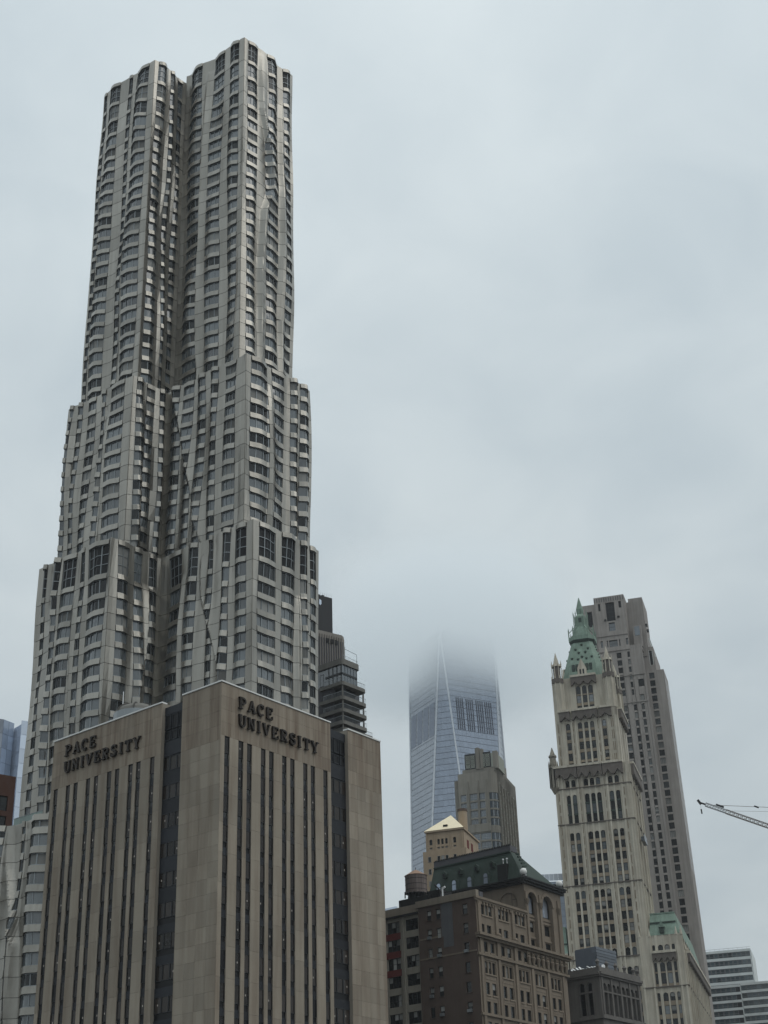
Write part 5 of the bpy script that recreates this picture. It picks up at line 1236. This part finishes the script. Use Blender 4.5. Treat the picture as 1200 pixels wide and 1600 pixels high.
# ------------------------------------------------------------------ small dark stone building with arcade
sb = thing('arcaded_building', 'low dark grey stone building with tall round arched windows and roof urns', 'building', (41.3, 321.3, 0))
bag = Bag(sb); f = M()
SA = Wall(30.6, 238.0, -50, -1, MS); SB = Wall(30.6, 238.0, 38, 1, MS)
hA = [(1.45, 2.35, 57.2, 62.0), (2.85, 3.85, 57.2, 62.0)]
hB = [(.95 + k * 2.75 + j * 1.25, .95 + k * 2.75 + j * 1.25 + .85, 57.2, 61.85) for k in range(4) for j in (0, 1)]
holed(f, SA, 0, 6.4, 46, 63.0, hA, .6, 'dark_stone'); holed(f, SB, 0, 12.2, 46, 63.0, hB, .6, 'dark_stone')
for W_, hh in ((SA, hA), (SB, hB)):
    for h in hh:
        arch_fill(f, W_, h[0], h[1], h[3], -.6, -.002, 'dark_stone'); window(bag, W_, *h, -.5, 'win_black', 'frame_dark', .08, mu=0, mz=3)
        q = M(); q.box(W_, h[0] - .15, h[0] - .02, h[2], h[3] - .5, 0, .16, 'dark_stone', .9); q.box(W_, h[1] + .02, h[1] + .15, h[2], h[3] - .5, 0, .16, 'dark_stone', .9); q.build('colonnette', sb)
        q = M(); q.box(W_, h[0] - .25, h[1] + .25, 60.4, 60.65, 0, .2, 'dark_stone', .1); q.build('impost', sb)
block(f, SB, 0.9, 12.1, -8.3, -.7, 0, 63.0, 'dark_stone', 'roof_grey', .5); f.build('wall', sb)
for W_, L_ in ((SA, 6.5), (SB, 12.4)):
    for z0, z1, d in ((62.7, 63.0, .45), (63.0, 63.35, .75), (63.35, 64.1, .25), (56.5, 57.0, .45)):
        q = M(); q.box(W_, -.25, L_, z0, z1, -.4, d, 'dark_stone', .7); q.build('cornice', sb)
for W_, us in ((SB, (-.1, 2.6, 5.3, 8.0, 10.7, 12.0)),):
    for u in us:
        q = M(); p = W_.p(u, 0, -.1); q.cone(p[0], p[1], Z(64.1), Z(64.45), .4, .3, 8, 'dark_stone'); q.cone(p[0], p[1], Z(64.45), Z(64.9), .22, .5, 8, 'dark_stone'); q.cone(p[0], p[1], Z(64.9), Z(65.3), .5, .1, 8, 'dark_stone'); q.build('urn', sb)
for k in range(5):
    q = M(); u = .5 + k * 2.75; q.box(SB, u - .2, u + .12, 57, 62.6, 0, .25, 'dark_stone'); q.build('pilaster', sb)
bag.flush()
cv = thing('roof_tarpaulin', 'crumpled white sheeting lying along the roof edge of the dark arcaded building', 'sheeting', tuple(SA.p(3, 64.1, -1)))
q = M(); rr = random.Random(3)
for k in range(9):
    a = SA.p(.6 + k * .55, 64.15, -.4); b = SA.p(1.3 + k * .55, 64.2 + rr.uniform(.1, .5), -.6 - rr.random()); q.bar(a, b, .3, 'white_metal', None, .18)
for k in range(5):
    a = SB.p(2.2 + k * .35, 64.1, -.8); b = SB.p(2.4 + k * .35, 64.7 + rr.uniform(-.2, .3), -1.0); q.bar(a, b, .25, 'white_metal')
q.build('sheet', cv)
gb = thing('louvred_box', 'blue grey corrugated plant enclosure on the roof in front of the gothic tower', 'plant enclosure', (44, 345, 0))
GA = Wall(32.6, 254.5, -50, -1, MS); GB = Wall(32.6, 254.5, 38, 1, MS)
q = M(); block(q, GB, 0, 6.3, -5.6, -.2, 60, 70.3, 'blue_box', None, .4); q.build('core', gb)
for k in range(9):
    q = M(); z = 66.0 + k * .5; q.box(GB, -.0, 6.4, z, z + .44, -.2, .05 - .03 * (k % 2), 'blue_box', .3 + .05 * k); q.box(GA, 0, 4.1, z, z + .44, -.2, .04, 'blue_box', .3 + .05 * k); q.build('louvre_panel', gb)
for k in range(8):
    q = M(); u = .1 + k * .85; q.box(GB, u, u + .06, 70.3, 70.6, -.1, .0, 'frame_grey'); q.build('rail_post', gb)
q = M(); block(q, Wall(32.6, 254.5, 38, 1, MS), -6, 8, -12, -.3, 0, 66.2, 'roof_grey', None, .3); q.build('base', gb)
# ------------------------------------------------------------------ striped office blocks, bottom right
of = thing('office_block', 'grey office block with white horizontal bands, taller one at lower right', 'office building', (155, 690, 0))
bag = Bag(of, 280); W = Wall(155.5, 682.5, 106, 1); WS = Wall(155.5, 682.5, 16, 1); m = M()
m.box(W, -34, 0, 0, 152.0, -.6, -.3, 'white_band', .5); block(m, W, -34, -.5, -27, -.6, 0, 152.0, 'white_band', 'roof_grey', .5)
m.build('wall', of)
for k in range(14):
    z = 151.15 - 3.42 * k
    q = M(); q.box(W, -34, 0, z - 3.42, z - 2.25, -.3, .0, 'white_band', .6); q.build('white_band', of)
    q = M(); q.box(W, -34, 0, z - 2.25, z, -.35, -.2, 'black_clad', .6); q.build('window_recess', of)
    for j in range(13):
        u = -.25 - j * 2.0; window(bag, W, u - 1.75, u, z - 2.2, z - .1, -.14, 'office_glass', 'frame_grey', .1, mz=1, mu=0, split=.35, sub=False)
q = M(); q.box(W, -34, .1, 151.15, 152.2, -.6, .1, 'white_band', .4); q.build('parapet', of)
q = M()
for k in range(17): q.bar(W.p(-33.5 + 2 * k, 152.2, -.3), W.p(-33.5 + 2 * k, 153.0, -.3), .08, 'frame_grey')
q.bar(W.p(-33.8, 153.0, -.3), W.p(0, 153.0, -.3), .1, 'frame_grey'); q.build('railing', of)
q = M(); q.box(WS, 0, 25, 0, 151.6, -.3, .3, 'white_band', .7); q.build('end_wall', of); bag.flush()
o2 = thing('lower_office_block', 'lower stepped office block with white horizontal bands at the bottom right corner', 'office building', (150, 625, 0))
bag = Bag(o2, 280); WA = Wall(135.4, 620.0, 108, 1); m = M()
def bands(W_, u0, u1, zt, n_, step, par):
    for k in range(n_):
        z = zt - step * k
        q = M(); q.box(W_, u0, u1, z - .95, z, -.3, .12, 'white_band', .6); q.build('white_band', par)
        q = M(); q.box(W_, u0, u1, z - step, z - .95, -.35, -.2, 'black_clad', .6); q.build('window_recess', par)
        u = u0 + .2
        while u + 1.9 < u1: window(bag, W_, u, u + 1.75, z - step + .05, z - 1.0, -.14, 'office_glass', 'frame_grey', .08, mz=1, split=.35, sub=False); u += 2.0
bands(WA, -16, -.3, 126.3, 9, 2.95, o2); bands(WA.shifted(-1.5), 0, 30, 126.9, 9, 2.95, o2)
block(m, WA, -16, -.3, -20, -.36, 0, 126.2, 'white_band', 'roof_grey', .5); block(m, WA, -.3, 30, -20, -1.9, 0, 126.8, 'white_band', 'roof_grey', .5); m.build('wall', o2); bag.flush()

# ------------------------------------------------------------------ crane
cr = thing('crane', 'lattice crane boom with hook block, reaching in from the right above the office block', 'crane', (190, 489.8, 0))
tip = Vector((105.6, 509.2, 168.4)); dr = Vector((21.1, -4.86, -10.4)).normalized(); foot = tip + dr * 98
sdv = Vector((0, 0, 1)).cross(dr).normalized(); upv = dr.cross(sdv).normalized()
if upv.z < 0: upv = -upv
def lattice(a, b, w, n_, mt, name, par, th=.16, x=None, y=None):
    q = M(); d = (b - a); x = x or sdv; y = y or upv
    cs = [(x * i + y * j) * w / 2 for i, j in ((-1, -1), (1, -1), (1, 1), (-1, 1))]
    for c_ in cs: q.bar(tuple(a + c_), tuple(b + c_), th, mt, .5)
    for k in range(n_):
        p0, p1 = a + d * k / n_, a + d * (k + 1) / n_
        for i in range(4):
            c0_, c1_ = cs[i], cs[(i + 1) % 4]
            q.bar(tuple(p0 + c0_), tuple(p1 + c1_), th * .6, mt, .5); q.bar(tuple(p0 + c0_), tuple(p0 + c1_), th * .6, mt, .5)
    q.build(name, par)
lattice(tip + dr * 9.5, foot, 1.25, 62, 'crane_steel', 'boom', cr, .17)
lattice(tip + dr * 2.2, tip + dr * 9.5, 1.1, 8, 'iron', 'boom_head', cr, .11)
q = M(); q.bar(tuple(tip + dr * 2.2), tuple(tip), .5, 'iron'); q.bar(tuple(tip + Vector((-.5, 0, .9))), tuple(tip + Vector((.5, 0, -.7))), .7, 'iron'); q.build('sheave_head', cr)
q = M(); hp = tip + Vector((.3, 0, -1)); q.bar(tuple(hp), tuple(hp + Vector((0, 0, -1.4))), .05, 'iron'); q.bar(tuple(hp + Vector((0, 0, -1.4))), tuple(hp + Vector((.1, 0, -3.0))), .4, 'iron'); q.build('hook_block', cr)
q = M(); q.bar(tuple(tip + dr * 5.5 + upv * 1.2), tuple(tip + dr * 8.3 + upv * 1.2), .55, 'iron'); q.build('cable_drum', cr)
mast_top = foot + Vector((14, -3, 48))
q = M(); pa = tip + dr * 5 + upv * .8; pb_ = Vector((126.2, 504.4, 164.6)); pe = pa + (pb_ - pa) * 4.6
q.bar(tuple(pa), tuple(pe), .13, 'crane_steel'); q.bar(tuple(pa + dr * 6), tuple(pe), .07, 'crane_steel')
mp = pa + (pb_ - pa) * .86; q.bar(tuple(mp - dr * .8), tuple(mp + dr * .8), .45, 'iron'); q.build('pendant_cable', cr)
lattice(foot, Vector(pe), 1.4, 14, 'crane_steel', 'gantry', cr, .2, Vector((0, 1, 0)), Vector((1, 0, 0)))
lattice(Vector((foot.x, foot.y, 0)), foot, 2.4, 34, 'crane_steel', 'mast', cr, .25, Vector((1, 0, 0)), Vector((0, 1, 0)))

# ------------------------------------------------------------------ far left towers and far office behind the brick building
lg = thing('pale_glass_tower', 'pale blue glass tower with faceted top at the far left edge', 'tower', (-85, 322, 0))
bag = Bag(lg)
pts = [(-100, 311.0), (-86.6, 318.6), (-84.9, 321.5), (-82.6, 318.8), (-81.4, 319.6), (-79.6, 324.8), (-79.6, 350), (-100, 350)]
tops = [137.2, 137.2, 136.0, 136.9, 136.9, 136.4]
q = M(); q.prism(ccw([(x * 1.001, y * 1.003) for x, y in pts]), 0, 135.6, 'pale_glass_d', .5); q.build('core', lg)
for k in range(5):
    (x0, y0), (x1, y1) = pts[k], pts[k + 1]; L_ = math.hypot(x1 - x0, y1 - y0)
    W = Wall(x0, y0, math.degrees(math.atan2(x1 - x0, y1 - y0)), 1); nz_ = 20; nn = max(1, round(L_ / 1.7))
    for j in range(nz_):
        for i in range(nn):
            q = M(); z1 = tops[k] - 3.3 * j; q.box(W, L_ * i / nn + .03, L_ * (i + 1) / nn - .03, z1 - 3.24, z1, -.3, 0, 'pale_glass_d' if k == 1 else 'pale_glass'); bag.add('glass_panel', q)
bag.flush()
rb = thing('red_brick_tower', 'rust red brick building with dark windows at the far left edge below the glass tower', 'building', (-74, 281, 0))
bag = Bag(rb); W = Wall(-72.9, 280.7, 222, 1); W = Wall(-72.9, 280.7, -142.5 + 180, 1)
W = Wall(-72.9, 280.7, -129.0, -1)
t_ = (math.sin(R(-129)), math.cos(R(-129)))
hh = []
for k in range(8):
    for j in range(3): hh.append((1.3 + j * 4.2, 4.2 + j * 4.2, 107.3 - 3.9 * k - 2.9, 107.3 - 3.9 * k))
m = M(); holed(m, W, 0, 14, 60, 111.4, hh, .4, 'rust_brick'); block(m, W, 0.02, 14, -12, -.5, 0, 111.4, 'rust_brick', 'roof_grey', .5); m.build('wall', rb)
for h in hh: window(bag, W, *h, -.3, 'win_dark', 'iron', .16, mz=1, mu=1, split=.3)
bag.flush()
fo = thing('far_office', 'distant pale glass office with long roof screen seen between brick building and gothic tower', 'office building', (60, 598, 0))
W = Wall(50, 598.5, 93, 1); q = M(); block(q, W, -6, 18, -20, -.3, 0, 164.2, 'pale_glass_d', None, .5); q.build('wall', fo)
for k in range(13):
    q = M(); u = -5.5 + k * 1.8; q.box(W, u, u + 1.72, 164.6, 167.2, -.2, 0, 'pale_glass'); q.build('screen_panel', fo)
for j in range(9):
    for i in range(12):
        q = M(); q.box(W, -6 + 2 * i + .05, -6 + 2 * i + 1.95, 163.2 - 2.6 * j - 2.5, 163.2 - 2.6 * j, -.3, 0, 'pale_glass_d' if j else 'win_dark'); q.build('glass_panel', fo)

# ------------------------------------------------------------------ low cloud over the glass skyscraper and thin haze
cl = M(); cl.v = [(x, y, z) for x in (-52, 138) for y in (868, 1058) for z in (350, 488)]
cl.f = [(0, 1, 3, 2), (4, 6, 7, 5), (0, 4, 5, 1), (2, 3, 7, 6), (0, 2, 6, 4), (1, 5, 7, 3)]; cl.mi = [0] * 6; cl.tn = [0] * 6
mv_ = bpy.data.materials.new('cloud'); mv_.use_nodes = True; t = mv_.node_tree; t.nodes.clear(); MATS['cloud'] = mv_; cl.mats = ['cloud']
no = t.nodes.new('ShaderNodeOutputMaterial'); pv = t.nodes.new('ShaderNodeVolumePrincipled'); t.links.new(pv.outputs[0], no.inputs['Volume'])
pv.inputs['Color'].default_value = (.6, .6, .6, 1)
ge = t.nodes.new('ShaderNodeNewGeometry'); sx_ = t.nodes.new('ShaderNodeSeparateXYZ'); t.links.new(ge.outputs['Position'], sx_.inputs[0])
nn_ = t.nodes.new('ShaderNodeTexNoise'); nn_.inputs['Scale'].default_value = .02; nn_.inputs['Detail'].default_value = 3; t.links.new(ge.outputs['Position'], nn_.inputs['Vector'])
def T(op, a, b=None, c=None, clamp=False): return mth(op, a, b, c, clamp, t)
zz_ = T('ADD', sx_.outputs[2], T('MULTIPLY_ADD', nn_.outputs[0], 26.0, -13.0))
h_ = T('DIVIDE', T('SUBTRACT', zz_, 364.0), 56.0, None, True)
top_ = T('DIVIDE', T('SUBTRACT', 485.0, sx_.outputs[2]), 60.0, None, True)
ex = T('DIVIDE', T('SUBTRACT', sx_.outputs[0], 43.2), 92.0); ey = T('DIVIDE', T('SUBTRACT', sx_.outputs[1], 963.7), 92.0)
rr_ = T('SQRT', T('ADD', T('MULTIPLY', ex, ex), T('MULTIPLY', ey, ey)))
ed = T('MULTIPLY', T('SUBTRACT', 1.0, rr_), 2.2, None, True)
dn = T('MULTIPLY', T('MULTIPLY', T('MULTIPLY', T('POWER', h_, 1.5), ed), top_), .11)
t.links.new(dn, pv.inputs['Density'])
# emission added to lift the cloud to sky brightness; scattering alone leaves it dark
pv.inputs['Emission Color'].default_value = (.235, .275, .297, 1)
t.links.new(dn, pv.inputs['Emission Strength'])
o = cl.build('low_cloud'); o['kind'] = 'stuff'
hz = M(); hz.v = [(x, y, z) for x in (-420, 420) for y in (-60, 1250) for z in (-1.0, 346.0)]
hz.v = [(x, y, z) for x in (-420, 420) for y in (-60, 1250) for z in (-1.0, 530.0)]
hz.f = list(cl.f); hz.mi = [0] * 6; hz.tn = [0] * 6
mh = bpy.data.materials.new('haze'); mh.use_nodes = True; t2 = mh.node_tree; t2.nodes.clear(); MATS['haze'] = mh; hz.mats = ['haze']
no = t2.nodes.new('ShaderNodeOutputMaterial'); pv2 = t2.nodes.new('ShaderNodeVolumePrincipled'); t2.links.new(pv2.outputs[0], no.inputs['Volume'])
pv2.inputs['Color'].default_value = (.93, .97, 1, 1); pv2.inputs['Density'].default_value = .00008; pv2.inputs['Anisotropy'].default_value = .2
HAZE = True
if HAZE: o = hz.build('haze'); o['kind'] = 'stuff'
